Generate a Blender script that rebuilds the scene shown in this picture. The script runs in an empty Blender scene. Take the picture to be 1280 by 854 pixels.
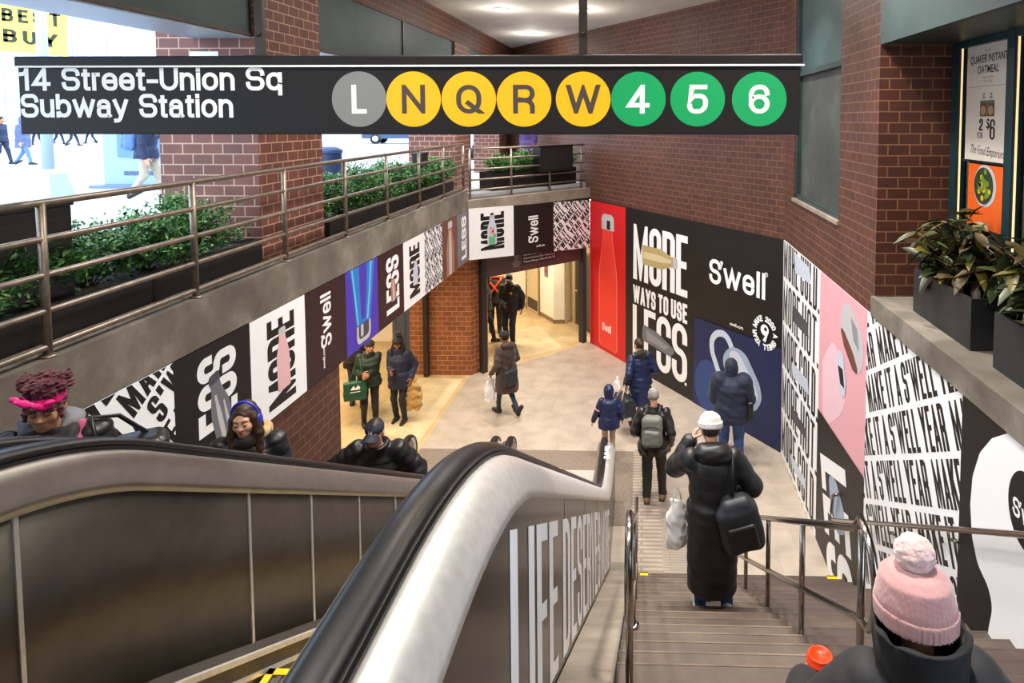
import bpy, math, random
import numpy as np
from mathutils import Vector, Matrix

R = math.radians
PI = math.pi
scene = bpy.context.scene
COL = scene.collection
rnd = random.Random(7)

# ------------------------------------------------------------------ camera model
F, PX, PY = 817.0, 780.0, 196.0
PSI, TH, EYE = R(1.6), R(3.3), 5.8
FW = np.array((-math.sin(PSI)*math.cos(TH), math.cos(PSI)*math.cos(TH), -math.sin(TH)))
RT = np.array((math.cos(PSI), math.sin(PSI), 0.0))
UP = np.cross(RT, FW)


def ray(x, y):
    return FW + (x-PX)/F*RT - (y-PY)/F*UP


def onz(x, y, z):
    r = ray(x, y); t = (z-EYE)/r[2]
    return (r[0]*t, r[1]*t, z)


def onx(x, y, X):
    r = ray(x, y); t = X/r[0]
    return (X, r[1]*t, EYE+r[2]*t)


def ony(x, y, Y):
    r = ray(x, y); t = Y/r[1]
    return (r[0]*t, Y, EYE+r[2]*t)


cd = bpy.data.cameras.new('camera')
co = bpy.data.objects.new('camera', cd)
COL.objects.link(co)
cd.sensor_width = 36.0
cd.lens = F/1280*36.0
cd.shift_x = (640-PX)/1280
cd.shift_y = (PY-427)/1280
cd.clip_start = 0.05
cd.clip_end = 500
M = Matrix.Identity(4)
for i in range(3):
    M[i][0], M[i][1], M[i][2] = RT[i], UP[i], -FW[i]
M[2][3] = EYE
co.matrix_world = M
scene.camera = co

# ------------------------------------------------------------------ materials
MATS = {}


def srgb(c):
    if isinstance(c, str):
        c = c.lstrip('#')
        c = [int(c[i:i+2], 16)/255 for i in (0, 2, 4)]
    return tuple(v/12.92 if v <= .04045 else ((v+.055)/1.055)**2.4 for v in c)+(1.0,)


def mat(name, col, rough=.6, metal=0., noise=0., nscale=20., bump=0., bscale=60., spec=.5, emit=0., ecol=None, coat=0., sheen=0.):
    """plain procedural material: base colour varied by a noise texture, optional bump"""
    key = (name,)
    if key in MATS:
        return MATS[key]
    m = bpy.data.materials.new(name)
    m.use_nodes = True
    nt = m.node_tree
    b = nt.nodes['Principled BSDF']
    c = srgb(col)
    b.inputs['Base Color'].default_value = c
    b.inputs['Roughness'].default_value = rough
    b.inputs['Metallic'].default_value = metal
    b.inputs['Specular IOR Level'].default_value = spec
    if coat:
        b.inputs['Coat Weight'].default_value = coat
    if sheen:
        b.inputs['Sheen Weight'].default_value = sheen
    tc = nt.nodes.new('ShaderNodeTexCoord')
    if noise:
        n = nt.nodes.new('ShaderNodeTexNoise')
        n.inputs['Scale'].default_value = nscale
        n.inputs['Detail'].default_value = 5
        nt.links.new(tc.outputs['Object'], n.inputs['Vector'])
        r = nt.nodes.new('ShaderNodeValToRGB')
        r.color_ramp.elements[0].position = .3
        r.color_ramp.elements[1].position = .72
        r.color_ramp.elements[0].color = tuple(v*(1-noise) for v in c[:3])+(1,)
        r.color_ramp.elements[1].color = tuple(min(1, v*(1+noise)) for v in c[:3])+(1,)
        nt.links.new(n.outputs['Fac'], r.inputs['Fac'])
        nt.links.new(r.outputs['Color'], b.inputs['Base Color'])
    if bump:
        n2 = nt.nodes.new('ShaderNodeTexNoise')
        n2.inputs['Scale'].default_value = bscale
        n2.inputs['Detail'].default_value = 4
        nt.links.new(tc.outputs['Object'], n2.inputs['Vector'])
        bp = nt.nodes.new('ShaderNodeBump')
        bp.inputs['Strength'].default_value = bump
        bp.inputs['Distance'].default_value = .01
        nt.links.new(n2.outputs['Fac'], bp.inputs['Height'])
        nt.links.new(bp.outputs['Normal'], b.inputs['Normal'])
    if emit:
        b.inputs['Emission Color'].default_value = srgb(ecol or col)
        b.inputs['Emission Strength'].default_value = emit
    MATS[key] = m
    return m


def wall_uv(nt):
    """(along the wall, height) coordinates for any vertical face, in metres"""
    g = nt.nodes.new('ShaderNodeNewGeometry')
    cr = nt.nodes.new('ShaderNodeVectorMath'); cr.operation = 'CROSS_PRODUCT'
    cr.inputs[0].default_value = (0, 0, 1)
    nt.links.new(g.outputs['True Normal'], cr.inputs[1])
    dt = nt.nodes.new('ShaderNodeVectorMath'); dt.operation = 'DOT_PRODUCT'
    nt.links.new(g.outputs['Position'], dt.inputs[0])
    nt.links.new(cr.outputs['Vector'], dt.inputs[1])
    sp = nt.nodes.new('ShaderNodeSeparateXYZ')
    nt.links.new(g.outputs['Position'], sp.inputs[0])
    cb = nt.nodes.new('ShaderNodeCombineXYZ')
    nt.links.new(dt.outputs['Value'], cb.inputs['X'])
    nt.links.new(sp.outputs['Z'], cb.inputs['Y'])
    return cb.outputs[0], g


def brick_mat(name, c1, c2, mortar, bw=.22, rh=.113, ms=.007, rough=.6, bump=.35, coords=None):
    m = bpy.data.materials.new(name)
    m.use_nodes = True
    nt = m.node_tree
    b = nt.nodes['Principled BSDF']
    b.inputs['Roughness'].default_value = rough
    if coords == 'floor':
        g = nt.nodes.new('ShaderNodeNewGeometry'); v = g.outputs['Position']
    else:
        v, g = wall_uv(nt)
    t = nt.nodes.new('ShaderNodeTexBrick')
    t.inputs['Scale'].default_value = 1
    t.inputs['Brick Width'].default_value = bw
    t.inputs['Row Height'].default_value = rh
    t.inputs['Mortar Size'].default_value = ms
    t.inputs['Mortar Smooth'].default_value = .1
    t.inputs['Color1'].default_value = srgb(c1)
    t.inputs['Color2'].default_value = srgb(c2)
    t.inputs['Mortar'].default_value = srgb(mortar)
    nt.links.new(v, t.inputs['Vector'])
    n = nt.nodes.new('ShaderNodeTexNoise')
    n.inputs['Scale'].default_value = 3.1
    n.inputs['Detail'].default_value = 6
    nt.links.new(g.outputs['Position'], n.inputs['Vector'])
    mx = nt.nodes.new('ShaderNodeMix'); mx.data_type = 'RGBA'; mx.blend_type = 'MULTIPLY'
    mx.inputs['Factor'].default_value = .55
    r = nt.nodes.new('ShaderNodeValToRGB')
    r.color_ramp.elements[0].position = .25; r.color_ramp.elements[0].color = (.55, .53, .52, 1)
    r.color_ramp.elements[1].position = .7; r.color_ramp.elements[1].color = (1.15, 1.12, 1.1, 1)
    nt.links.new(n.outputs['Fac'], r.inputs['Fac'])
    nt.links.new(t.outputs['Color'], mx.inputs['A'])
    nt.links.new(r.outputs['Color'], mx.inputs['B'])
    nt.links.new(mx.outputs['Result'], b.inputs['Base Color'])
    bp = nt.nodes.new('ShaderNodeBump')
    bp.inputs['Strength'].default_value = bump
    bp.inputs['Distance'].default_value = .01
    bp.invert = True
    nt.links.new(t.outputs['Fac'], bp.inputs['Height'])
    nt.links.new(bp.outputs['Normal'], b.inputs['Normal'])
    return m


def stained_mat(name, base, light, dark, rough=.75, scale=1.6, metal=0., bump=.15):
    """concrete and old metal: patches of lighter and darker wear"""
    m = bpy.data.materials.new(name)
    m.use_nodes = True
    nt = m.node_tree
    b = nt.nodes['Principled BSDF']
    b.inputs['Roughness'].default_value = rough
    b.inputs['Metallic'].default_value = metal
    g = nt.nodes.new('ShaderNodeNewGeometry')
    n = nt.nodes.new('ShaderNodeTexNoise')
    n.inputs['Scale'].default_value = scale; n.inputs['Detail'].default_value = 8; n.inputs['Roughness'].default_value = .6
    nt.links.new(g.outputs['Position'], n.inputs['Vector'])
    r = nt.nodes.new('ShaderNodeValToRGB')
    e = r.color_ramp.elements
    e[0].position = .3; e[0].color = srgb(dark)
    e[1].position = .68; e[1].color = srgb(light)
    k = e.new(.5); k.color = srgb(base)
    nt.links.new(n.outputs['Fac'], r.inputs['Fac'])
    nt.links.new(r.outputs['Color'], b.inputs['Base Color'])
    n2 = nt.nodes.new('ShaderNodeTexNoise')
    n2.inputs['Scale'].default_value = 45; n2.inputs['Detail'].default_value = 4
    nt.links.new(g.outputs['Position'], n2.inputs['Vector'])
    bp = nt.nodes.new('ShaderNodeBump')
    bp.inputs['Strength'].default_value = bump; bp.inputs['Distance'].default_value = .01
    nt.links.new(n2.outputs['Fac'], bp.inputs['Height'])
    nt.links.new(bp.outputs['Normal'], b.inputs['Normal'])
    return m


# ------------------------------------------------------------------ objects
def tag(o, label=None, cat=None, group=None, kind=None):
    if label: o['label'] = label
    if cat: o['category'] = cat
    if group: o['group'] = group
    if kind: o['kind'] = kind
    return o


def thing(name, label, cat, loc=(0, 0, 0), rz=0., group=None):
    o = bpy.data.objects.new(name, None)
    COL.objects.link(o)
    o.location = loc
    o.rotation_euler = (0, 0, rz)
    o.empty_display_size = .1
    return tag(o, label, cat, group)


def from_arrays(name, V, Fs, m, parent=None, smooth=True):
    me = bpy.data.meshes.new(name)
    me.from_pydata([tuple(map(float, v)) for v in V], [], [tuple(int(i) for i in f) for f in Fs])
    me.validate()
    if smooth:
        me.polygons.foreach_set('use_smooth', [True]*len(me.polygons))
    ms = m if isinstance(m, (list, tuple)) else [m]
    for x in ms:
        me.materials.append(x)
    o = bpy.data.objects.new(name, me)
    COL.objects.link(o)
    if parent is not None:
        o.parent = parent
    return o


class MB:
    """collects shapes that become ONE mesh object"""

    def __init__(s):
        s.v = []; s.f = []; s.mi = []; s.sm = []

    def add(s, V, Fs, mi=0, smooth=False):
        o = len(s.v)
        s.v += [tuple(map(float, p)) for p in V]
        s.f += [tuple(i+o for i in f) for f in Fs]
        s.mi += [mi]*len(Fs); s.sm += [smooth]*len(Fs)
        return s

    def quad(s, a, b, c, d, mi=0):
        return s.add([a, b, c, d], [(0, 1, 2, 3)], mi)

    def box(s, lo, hi, mi=0):
        x0, y0, z0 = lo; x1, y1, z1 = hi
        V = [(x0, y0, z0), (x1, y0, z0), (x1, y1, z0), (x0, y1, z0), (x0, y0, z1), (x1, y0, z1), (x1, y1, z1), (x0, y1, z1)]
        return s.add(V, [(0, 3, 2, 1), (4, 5, 6, 7), (0, 1, 5, 4), (1, 2, 6, 5), (2, 3, 7, 6), (3, 0, 4, 7)], mi)

    def bar(s, a, b, w, h, up=(0, 0, 1), mi=0):
        """box section from a to b, w across, h along up, centred"""
        a, b = np.array(a, float), np.array(b, float)
        d = b-a; d = d/np.linalg.norm(d)
        u = np.array(up, float); u = u-d*u.dot(d); u /= np.linalg.norm(u)
        w_ = np.cross(d, u)
        V = []
        for p in (a, b):
            for sx, sz in ((-1, -1), (1, -1), (1, 1), (-1, 1)):
                V.append(p+w_*sx*w/2+u*sz*h/2)
        return s.add(V, [(0, 1, 2, 3), (7, 6, 5, 4), (0, 4, 5, 1), (1, 5, 6, 2), (2, 6, 7, 3), (3, 7, 4, 0)], mi)

    def prism(s, poly, z0, z1, mi=0):
        """plan polygon extruded in z"""
        n = len(poly)
        ar = sum(poly[i][0]*poly[(i+1) % n][1]-poly[(i+1) % n][0]*poly[i][1] for i in range(n))
        if ar < 0: poly = poly[::-1]
        V = [(x, y, z0) for x, y in poly]+[(x, y, z1) for x, y in poly]
        Fs = [tuple(range(n))[::-1], tuple(range(n, 2*n))]+[(i, (i+1) % n, n+(i+1) % n, n+i) for i in range(n)]
        return s.add(V, Fs, mi)

    def sweep(s, path, prof, side=(1, 0, 0), mi=0, smooth=True, closed=False, caps=True):
        """profile [(across, up)] swept along a path in the plane perpendicular to side"""
        P = [np.array(p, float) for p in path]; n = len(P); k = len(prof); V = []
        sd = np.array(side, float)
        for i, p in enumerate(P):
            if closed: t = P[(i+1) % n]-P[i-1]
            else: t = P[min(i+1, n-1)]-P[max(i-1, 0)]
            t /= np.linalg.norm(t)
            u = np.cross(sd, t); u /= np.linalg.norm(u)
            for a, b in prof: V.append(p+sd*a+u*b)
        Fs = []
        for i in range(n if closed else n-1):
            for j in range(k):
                a = i*k+j; b = i*k+(j+1) % k; c = ((i+1) % n)*k+(j+1) % k; d = ((i+1) % n)*k+j
                Fs.append((a, b, c, d))
        if not closed and caps:
            Fs.append(tuple(range(k))[::-1]); Fs.append(tuple(range((n-1)*k, n*k)))
        return s.add(V, Fs, mi, smooth)

    def tube(s, path, r, k=12, mi=0, caps=True):
        P = [np.array(p, float) for p in path]; n = len(P)
        rs = r if isinstance(r, (list, tuple)) else [r]*n
        V = []; u = None
        for i, p in enumerate(P):
            t = P[min(i+1, n-1)]-P[max(i-1, 0)]; t /= np.linalg.norm(t)
            if u is None:
                u = np.array((0, 0, 1.)) if abs(t[2]) < .9 else np.array((1., 0, 0))
            u = u-t*u.dot(t); u /= np.linalg.norm(u)
            w = np.cross(t, u)
            for j in range(k):
                a = 2*PI*j/k
                V.append(p+(u*math.cos(a)+w*math.sin(a))*rs[i])
        Fs = [(i*k+j, i*k+(j+1) % k, (i+1)*k+(j+1) % k, (i+1)*k+j) for i in range(n-1) for j in range(k)]
        if caps:
            Fs.append(tuple(range(k))[::-1]); Fs.append(tuple(range((n-1)*k, n*k)))
        return s.add(V, Fs, mi, True)

    def lathe(s, prof, c=(0, 0, 0), k=24, mi=0, smooth=True):
        """[(r, z)] turned round the z axis through c"""
        V = []
        for r, z in prof:
            for j in range(k):
                a = 2*PI*j/k
                V.append((c[0]+r*math.cos(a), c[1]+r*math.sin(a), c[2]+z))
        n = len(prof)
        Fs = [(i*k+j, i*k+(j+1) % k, (i+1)*k+(j+1) % k, (i+1)*k+j) for i in range(n-1) for j in range(k)]
        Fs.append(tuple(range(k))[::-1]); Fs.append(tuple(range((n-1)*k, n*k)))
        return s.add(V, Fs, mi, smooth)

    def build(s, name, m, parent=None, bevel=0., autosmooth=True):
        me = bpy.data.meshes.new(name)
        me.from_pydata(s.v, [], s.f)
        for x in (m if isinstance(m, (list, tuple)) else [m]): me.materials.append(x)
        me.polygons.foreach_set('material_index', s.mi)
        me.polygons.foreach_set('use_smooth', s.sm)
        me.update()
        o = bpy.data.objects.new(name, me)
        COL.objects.link(o)
        if parent is not None: o.parent = parent
        if bevel:
            md = o.modifiers.new('bevel', 'BEVEL'); md.width = bevel; md.segments = 2; md.limit_method = 'ANGLE'; md.angle_limit = R(40)
        return o


def copy_tree(o, parent=None):
    c = o.copy(); COL.objects.link(c)
    if parent is not None: c.parent = parent
    for ch in list(o.children):
        copy_tree(ch, c)
    return c


def struct(o, label=None, cat=None):
    return tag(o, label, cat, kind='structure')


def fillet(pts, seg=6, closed=False):
    """[(x,y[,r])] -> polyline with rounded corners"""
    out = []; n = len(pts)
    for i, p in enumerate(pts):
        q = np.array(p[:2], float); r = p[2] if len(p) > 2 else 0
        if r <= 0 or (not closed and i in (0, n-1)):
            out.append(tuple(q)); continue
        a = np.array(pts[i-1][:2], float)-q; b = np.array(pts[(i+1) % n][:2], float)-q
        la, lb = np.linalg.norm(a), np.linalg.norm(b); a /= la; b /= lb
        ang = math.acos(max(-1, min(1, a.dot(b))))
        t = min(r/math.tan(ang/2), la*.5 if len(pts[i-1]) > 2 and pts[i-1][2] > 0 else la, lb*.5 if len(pts[(i+1) % n]) > 2 and pts[(i+1) % n][2] > 0 else lb)
        rr = t*math.tan(ang/2)
        bis = (a+b)/np.linalg.norm(a+b); c = q+bis*rr/math.sin(ang/2)
        p0 = q+a*t-c; p1 = q+b*t-c
        a0 = math.atan2(p0[1], p0[0]); a1 = math.atan2(p1[1], p1[0])
        d = (a1-a0+PI) % (2*PI)-PI
        for k in range(seg+1):
            w = a0+d*k/seg
            out.append((c[0]+rr*math.cos(w), c[1]+rr*math.sin(w)))
    return out
# ------------------------------------------------------------------ lettering: stroke skeletons drawn with a broad pen
_o = lambda y0, y1, r=.5: (1, [(0, y0, r), (0, y1, r), (1, y1, r), (1, y0, r)])
GLY = {
    'A': (1.05, [(0, [(0, 0), (.5, 1), (1, 0)]), (0, [(.2, .24), (.8, .24)])]),
    'B': (1, [(0, [(0, 0), (0, 1), (.95, 1, .4), (.95, .53, .4), (0, .53)]), (0, [(0, .53), (1, .53, .4), (1, 0, .4), (0, 0)])]),
    'D': (1, [(1, [(0, 0), (0, 1), (1, 1, .5), (1, 0, .5)])]),
    'E': (.86, [(0, [(1, 1), (0, 1), (0, 0), (1, 0)]), (0, [(0, .52), (.85, .52)])]),
    'F': (.84, [(0, [(1, 1), (0, 1), (0, 0)]), (0, [(0, .5), (.85, .5)])]),
    'G': (1, [(0, [(1, .74), (1, 1, .5), (0, 1, .5), (0, 0, .5), (1, 0, .5), (1, .45), (.55, .45)])]),
    'H': (1, [(0, [(0, 0), (0, 1)]), (0, [(1, 0), (1, 1)]), (0, [(0, .52), (1, .52)])]),
    'C': (1, [(0, [(1, .7), (1, 1, .5), (0, 1, .5), (0, 0, .5), (1, 0, .5), (1, .3)])]),
    'P': (1, [(0, [(0, 0), (0, 1), (1, 1, .45), (1, .46, .45), (0, .46)])]),
    'I': (0, [(0, [(0, 0), (0, 1)])]),
    'K': (1.02, [(0, [(0, 0), (0, 1)]), (0, [(1, 1), (.08, .4)]), (0, [(.42, .62), (1, 0)])]),
    'L': (.8, [(0, [(0, 1), (0, 0), (1, 0)])]),
    'M': (1.35, [(0, [(0, 0), (0, 1), (.5, .12), (1, 1), (1, 0)])]),
    'N': (1.05, [(0, [(0, 0), (0, 1), (1, 0), (1, 1)])]),
    'O': (1, [_o(0, 1)]),
    'Q': (1, [_o(0, 1), (0, [(.6, .26), (1, .0)])]),
    'R': (1, [(0, [(0, 0), (0, 1), (1, 1, .45), (1, .46, .45), (0, .46)]), (0, [(.5, .46), (1, .40, .4), (1, 0)])]),
    'S': (1, [(0, [(1, .76), (1, 1, .5), (0, 1, .5), (0, .52, .5), (1, .52, .5), (1, 0, .5), (0, 0, .5), (0, .25)])]),
    'T': (.95, [(0, [(0, 1), (1, 1)]), (0, [(.5, 1), (.5, 0)])]),
    'U': (1, [(0, [(0, 1), (0, 0, .5), (1, 0, .5), (1, 1)])]),
    'V': (1.05, [(0, [(0, 1), (.5, 0), (1, 1)])]),
    'W': (1.55, [(0, [(0, 1), (.25, 0), (.5, .9), (.75, 0), (1, 1)])]),
    'Y': (1.05, [(0, [(0, 1), (.5, .4), (1, 1)]), (0, [(.5, .45), (.5, 0)])]),
    "'": (0, [(0, [(0, .78), (0, 1)])]),
    '.': (0, [(0, [(0, 0), (0, .02)])]),
    '-': (.62, [(0, [(0, .38), (1, .38)])]),
    '1': (.62, [(0, [(.75, 0), (.75, 1)]), (0, [(.75, .98), (.5, .78, .2), (0, .76)])]),
    '2': (.95, [(0, [(0, .72), (0, 1, .5), (1, 1, .5), (1, .6, .4), (0, .12), (0, 0), (1, 0)])]),
    '0': (.95, [_o(0, 1)]),
    '4': (1, [(0, [(.72, 0), (.72, 1), (0, .25), (1, .25)])]),
    '5': (.95, [(0, [(.95, 1), (.14, 1), (.06, .5), (.25, .63, .25), (1, .63, .45), (1, 0, .5), (0, 0, .5), (0, .22)])]),
    '6': (.95, [(0, [(.98, .74), (.98, 1, .45), (0, 1, .5), (0, 0, .5), (1, 0, .5), (1, .6, .45), (0, .6, .45), (0, .3)])]),
    'a': (.82, [(0, [(.03, .52), (.03, .73, .4), (.92, .73, .4), (.92, .06), (1, 0)]), (0, [(.92, .43), (0, .43, .3), (0, 0, .3), (.92, 0, .3), (.92, .2)])]),
    'b': (.85, [(0, [(0, 1), (0, 0)]), _o(0, .73)]),
    'e': (.85, [(0, [(0, .37), (1, .37), (1, .73, .5), (0, .73, .5), (0, 0, .5), (1, 0, .5), (1, .18)])]),
    'i': (0, [(0, [(0, 0), (0, .73)]), (0, [(0, .97), (0, 1)])]),
    'l': (0, [(0, [(0, 0), (0, 1)])]),
    'n': (.8, [(0, [(0, 0), (0, .73)]), (0, [(0, .4), (0, .73, .5), (1, .73, .5), (1, 0)])]),
    'o': (.87, [_o(0, .73)]),
    'q': (.85, [_o(0, .73), (0, [(1, .73), (1, -.25)])]),
    'r': (.45, [(0, [(0, 0), (0, .73)]), (0, [(0, .35), (0, .73, .7), (1, .73)])]),
    't': (.48, [(0, [(.42, .93), (.42, 0, .35), (1, 0)]), (0, [(0, .73), (1, .73)])]),
    'u': (.8, [(0, [(0, .73), (0, 0, .5), (1, 0, .5), (1, .3)]), (0, [(1, .73), (1, 0)])]),
    'w': (1.25, [(0, [(0, .73), (.25, 0), (.5, .68), (.75, 0), (1, .73)])]),
    'y': (.85, [(0, [(0, .73), (.5, .02)]), (0, [(1, .73), (.45, -.12), (.3, -.25, .2), (.05, -.25)])]),
}


def clip_poly(P, clip):
    """clip polygon P by the convex counter-clockwise polygon clip"""
    for i in range(len(clip)):
        a, b = clip[i], clip[(i+1) % len(clip)]
        ex, ey = b[0]-a[0], b[1]-a[1]
        out = []
        for j in range(len(P)):
            p, q = P[j-1], P[j]
            sp = ex*(p[1]-a[1])-ey*(p[0]-a[0]); sq = ex*(q[1]-a[1])-ey*(q[0]-a[0])
            if (sp >= 0) != (sq >= 0):
                t = sp/(sp-sq)
                out.append((p[0]+t*(q[0]-p[0]), p[1]+t*(q[1]-p[1])))
            if sq >= 0: out.append(q)
        P = out
        if len(P) < 3: return []
    return P


def strip(pts, closed, ext0, ext1):
    """polyline of pen width 1 -> quads"""
    P = [np.array(p, float) for p in pts]
    Q = [P[0]]
    for p in P[1:]:
        if np.linalg.norm(p-Q[-1]) > 1e-5: Q.append(p)
    P = Q
    if closed and np.linalg.norm(P[0]-P[-1]) < 1e-5: P.pop()
    n = len(P)
    if not closed:
        d = P[1]-P[0]; P[0] = P[0]-d/np.linalg.norm(d)*ext0
        d = P[-1]-P[-2]; P[-1] = P[-1]+d/np.linalg.norm(d)*ext1
    L, Rr = [], []
    for i in range(n):
        ds = []
        if closed or i > 0:
            d = P[i]-P[i-1]; ds.append(d/np.linalg.norm(d))
        if closed or i < n-1:
            d = P[(i+1) % n]-P[i]; ds.append(d/np.linalg.norm(d))
        nn = sum(np.array((-d[1], d[0])) for d in ds)
        l = np.linalg.norm(nn)
        if l < 1e-3: nn = np.array((-ds[0][1], ds[0][0])); k = 1
        else:
            nn /= l; k = 1/max(.16, nn.dot(np.array((-ds[0][1], ds[0][0]))))
        L.append(P[i]+nn*k*.5); Rr.append(P[i]-nn*k*.5)
    return [[tuple(Rr[i]), tuple(Rr[(i+1) % n]), tuple(L[(i+1) % n]), tuple(L[i])] for i in range(n if closed else n-1)]


def glyph(ch, w, h, tx, ty):
    wf, strokes = GLY[ch]
    W = max(wf*w, tx)
    out = []
    for closed, pts in strokes:
        q = []
        for p in pts:
            x = tx/2+p[0]*(W-tx); y = ty/2+p[1]*(h-ty)
            q.append((x, y, p[2]*max(W-tx, .3*W)) if len(p) > 2 else (x, y))
        q = fillet(q, 6, closed)
        pen = [(x/tx, y/ty) for x, y in q]
        diag = [abs(pen[1][0]-pen[0][0]) > .05 and abs(pen[1][1]-pen[0][1]) > .05, abs(pen[-1][0]-pen[-2][0]) > .05 and abs(pen[-1][1]-pen[-2][1]) > .05]
        for quad in strip(pen, closed, 1.2 if diag[0] and ch.isupper() else (.5 if ch not in '.' else .45), 1.2 if diag[1] and ch.isupper() else .5):
            quad = [(a*tx, b*ty) for a, b in quad]
            lo = -h if ch in 'qy' else 0
            quad = clip_poly(quad, [(-.15*W, lo), (W*1.15, lo), (W*1.15, h), (-.15*W, h)])
            if len(quad) >= 3: out.append(quad)
    return W, out


def text(s, h, w, tx, ty, sp=None, word=None, widths=None):
    """polygons of a line of lettering, baseline at y 0 from x 0; returns (width, polygons)"""
    sp = tx*.35 if sp is None else sp
    word = w*.45 if word is None else word
    x = 0; out = []
    for ch in s:
        if ch == ' ':
            x += word; continue
        W, ps = glyph(ch, w, h, tx, ty)
        out += [[(a+x, b) for a, b in p] for p in ps]
        x += W+sp
    return x-sp, out


def xf(ps, dx=0, dy=0, rot=0, sx=1, sy=1, shear=0):
    c, s = math.cos(rot), math.sin(rot)
    r = []
    for p in ps:
        q = []
        for x, y in p:
            x, y = x*sx+shear*y*sy, y*sy
            q.append((c*x-s*y+dx, s*x+c*y+dy))
        r.append(q)
    return r


def swell(h):
    """the bottle maker's rounded wordmark: large S with a drop, then lower case"""
    t = h*.15
    out = []
    x = 0
    _, g = glyph('S', h*.62, h*1.0, t*1.05, t*1.05)
    out += g; x = h*.62
    out += [[(x+.02*h+.075*h*math.cos(a), h*.93+.075*h*math.sin(a)) for a in [k*PI/6 for k in range(12)]],
            [(x+.09*h, h*.93), (x+.02*h, h*.72), (x-.02*h, h*.74), (x+.02*h, h*.9)]]
    x = h*.74
    for ch, w in (('w', .68), ('e', .64), ('l', .3), ('l', .3)):
        W, g = glyph(ch, h*w, h*.98, t, t)
        out += [[(a+x, b) for a, b in p] for p in g]
        x += W+h*.09
    return x-h*.09, out


def bfont(s, size, offset=0., sx=1.):
    """polygons of a line in Blender's built-in face"""
    c = bpy.data.curves.new('lettering', 'FONT')
    c.body = s; c.size = size; c.offset = offset; c.resolution_u = 3
    o = bpy.data.objects.new('lettering', c)
    COL.objects.link(o)
    dg = bpy.context.evaluated_depsgraph_get()
    me = o.evaluated_get(dg).to_mesh()
    vs = [(v.co.x*sx, v.co.y) for v in me.vertices]
    ps = [[vs[i] for i in f.vertices] for f in me.polygons]
    o.evaluated_get(dg).to_mesh_clear()
    bpy.data.objects.remove(o); bpy.data.curves.remove(c)
    xs = [p[0] for p in vs] or [0]
    return max(xs), ps


def disc(x, y, r, k=32, ry=None):
    ry = ry or r
    return [(x+r*math.cos(2*PI*i/k), y+ry*math.sin(2*PI*i/k)) for i in range(k)]


class Panel:
    """a flat printed sheet on a wall: corner o (lower left as one faces it), u along, z up, n towards the viewer"""

    def __init__(s, name, label, cat, o, u, w, h, m, n, thick=.012, group=None, shape=None, parent=None):
        s.o = np.array(o, float); s.u = np.array(u, float)/np.linalg.norm(u); s.n = np.array(n, float); s.n /= np.linalg.norm(s.n)
        s.v = np.array((0, 0, 1.)); s.w, s.h = w, h; s.layer = 0; s.thick = thick
        shape = shape or [(0, 0), (w, 0), (w, h), (0, h)]
        s.shape = shape
        mb = MB()
        k = len(shape)
        V = [s.at(a, b, 0) for a, b in shape]+[s.at(a, b, -thick) for a, b in shape]
        mb.add(V, [tuple(range(k)), tuple(range(k, 2*k))[::-1]]+[(i, k+i, k+(i+1) % k, (i+1) % k) for i in range(k)])
        s.ob = mb.build(name, m, parent)
        if label: tag(s.ob, label, cat, group)

    def at(s, a, b, off=0.):
        return s.o+s.u*a+s.v*b+s.n*off

    def px(s, x, y):
        """panel coordinates met by a pixel's ray"""
        r = ray(x, y); c = np.array((0, 0, EYE))
        t = (s.o-c).dot(s.n)/r.dot(s.n)
        p = c+r*t-s.o
        return p.dot(s.u), p.dot(s.v)

    def draw(s, name, m, polys, label=None, clip=None, layer=None, parent=None):
        if layer is None:
            s.layer += 1; layer = s.layer
        off = .0012*layer; nth = 0
        clip = clip or s.shape
        mb = MB()
        for p in polys:
            ar = sum(p[i-1][0]*p[i][1]-p[i][0]*p[i-1][1] for i in range(len(p)))
            if ar < 0: p = p[::-1]
            q = clip_poly(p, clip) if clip != 'none' else p
            if len(q) < 3: continue
            mb.add([s.at(a, b, off+.0001*(nth % 6)) for a, b in q], [tuple(range(len(q)))]); nth += 1
        if not mb.v: return None
        o = mb.build(name, m, parent or s.ob)
        if label: o['label'] = label
        return o


def bottle(x, y, L, w, rot=0., part='body'):
    """print of a slender flask standing at (x, y), length L, width w"""
    hw = w/2
    if part == 'body':
        pr = [(.82*hw, 0), (hw, .02*L), (hw, .52*L), (.93*hw, .6*L), (.66*hw, .74*L), (.52*hw, .82*L), (.5*hw, .885*L)]
    else:
        pr = [(.56*hw, .885*L), (.56*hw, .965*L), (.5*hw, .985*L), (.36*hw, L)]
    P = [(-a, b) for a, b in pr]+[(a, b) for a, b in pr[::-1]]
    return xf([P], x, y, rot)[0]


# ------------------------------------------------------------------ signed distance modelling for bodies and clothes
def rcone(a, b, ra, rb):
    a, b = np.array(a, float), np.array(b, float)
    ab = b-a; L = max(ab.dot(ab), 1e-9)

    def f(P):
        t = np.clip((P-a)@ab/L, 0, 1)
        return np.sqrt(((P-a-t[:, None]*ab)**2).sum(1))-(ra+t*(rb-ra))
    f.lo = np.minimum(a-ra, b-rb); f.hi = np.maximum(a+ra, b+rb)
    return f


def quilt(f, a, b, pitch, amp):
    """puffer quilting across the line a-b"""
    a, b = np.array(a, float), np.array(b, float)
    ab = (b-a)/np.linalg.norm(b-a)

    def g(P):
        s = (P-a)@ab
        return f(P)-amp*(np.abs(np.sin(PI*s/pitch))**.6-.6)
    g.lo = f.lo-amp; g.hi = f.hi+amp
    return g


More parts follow.
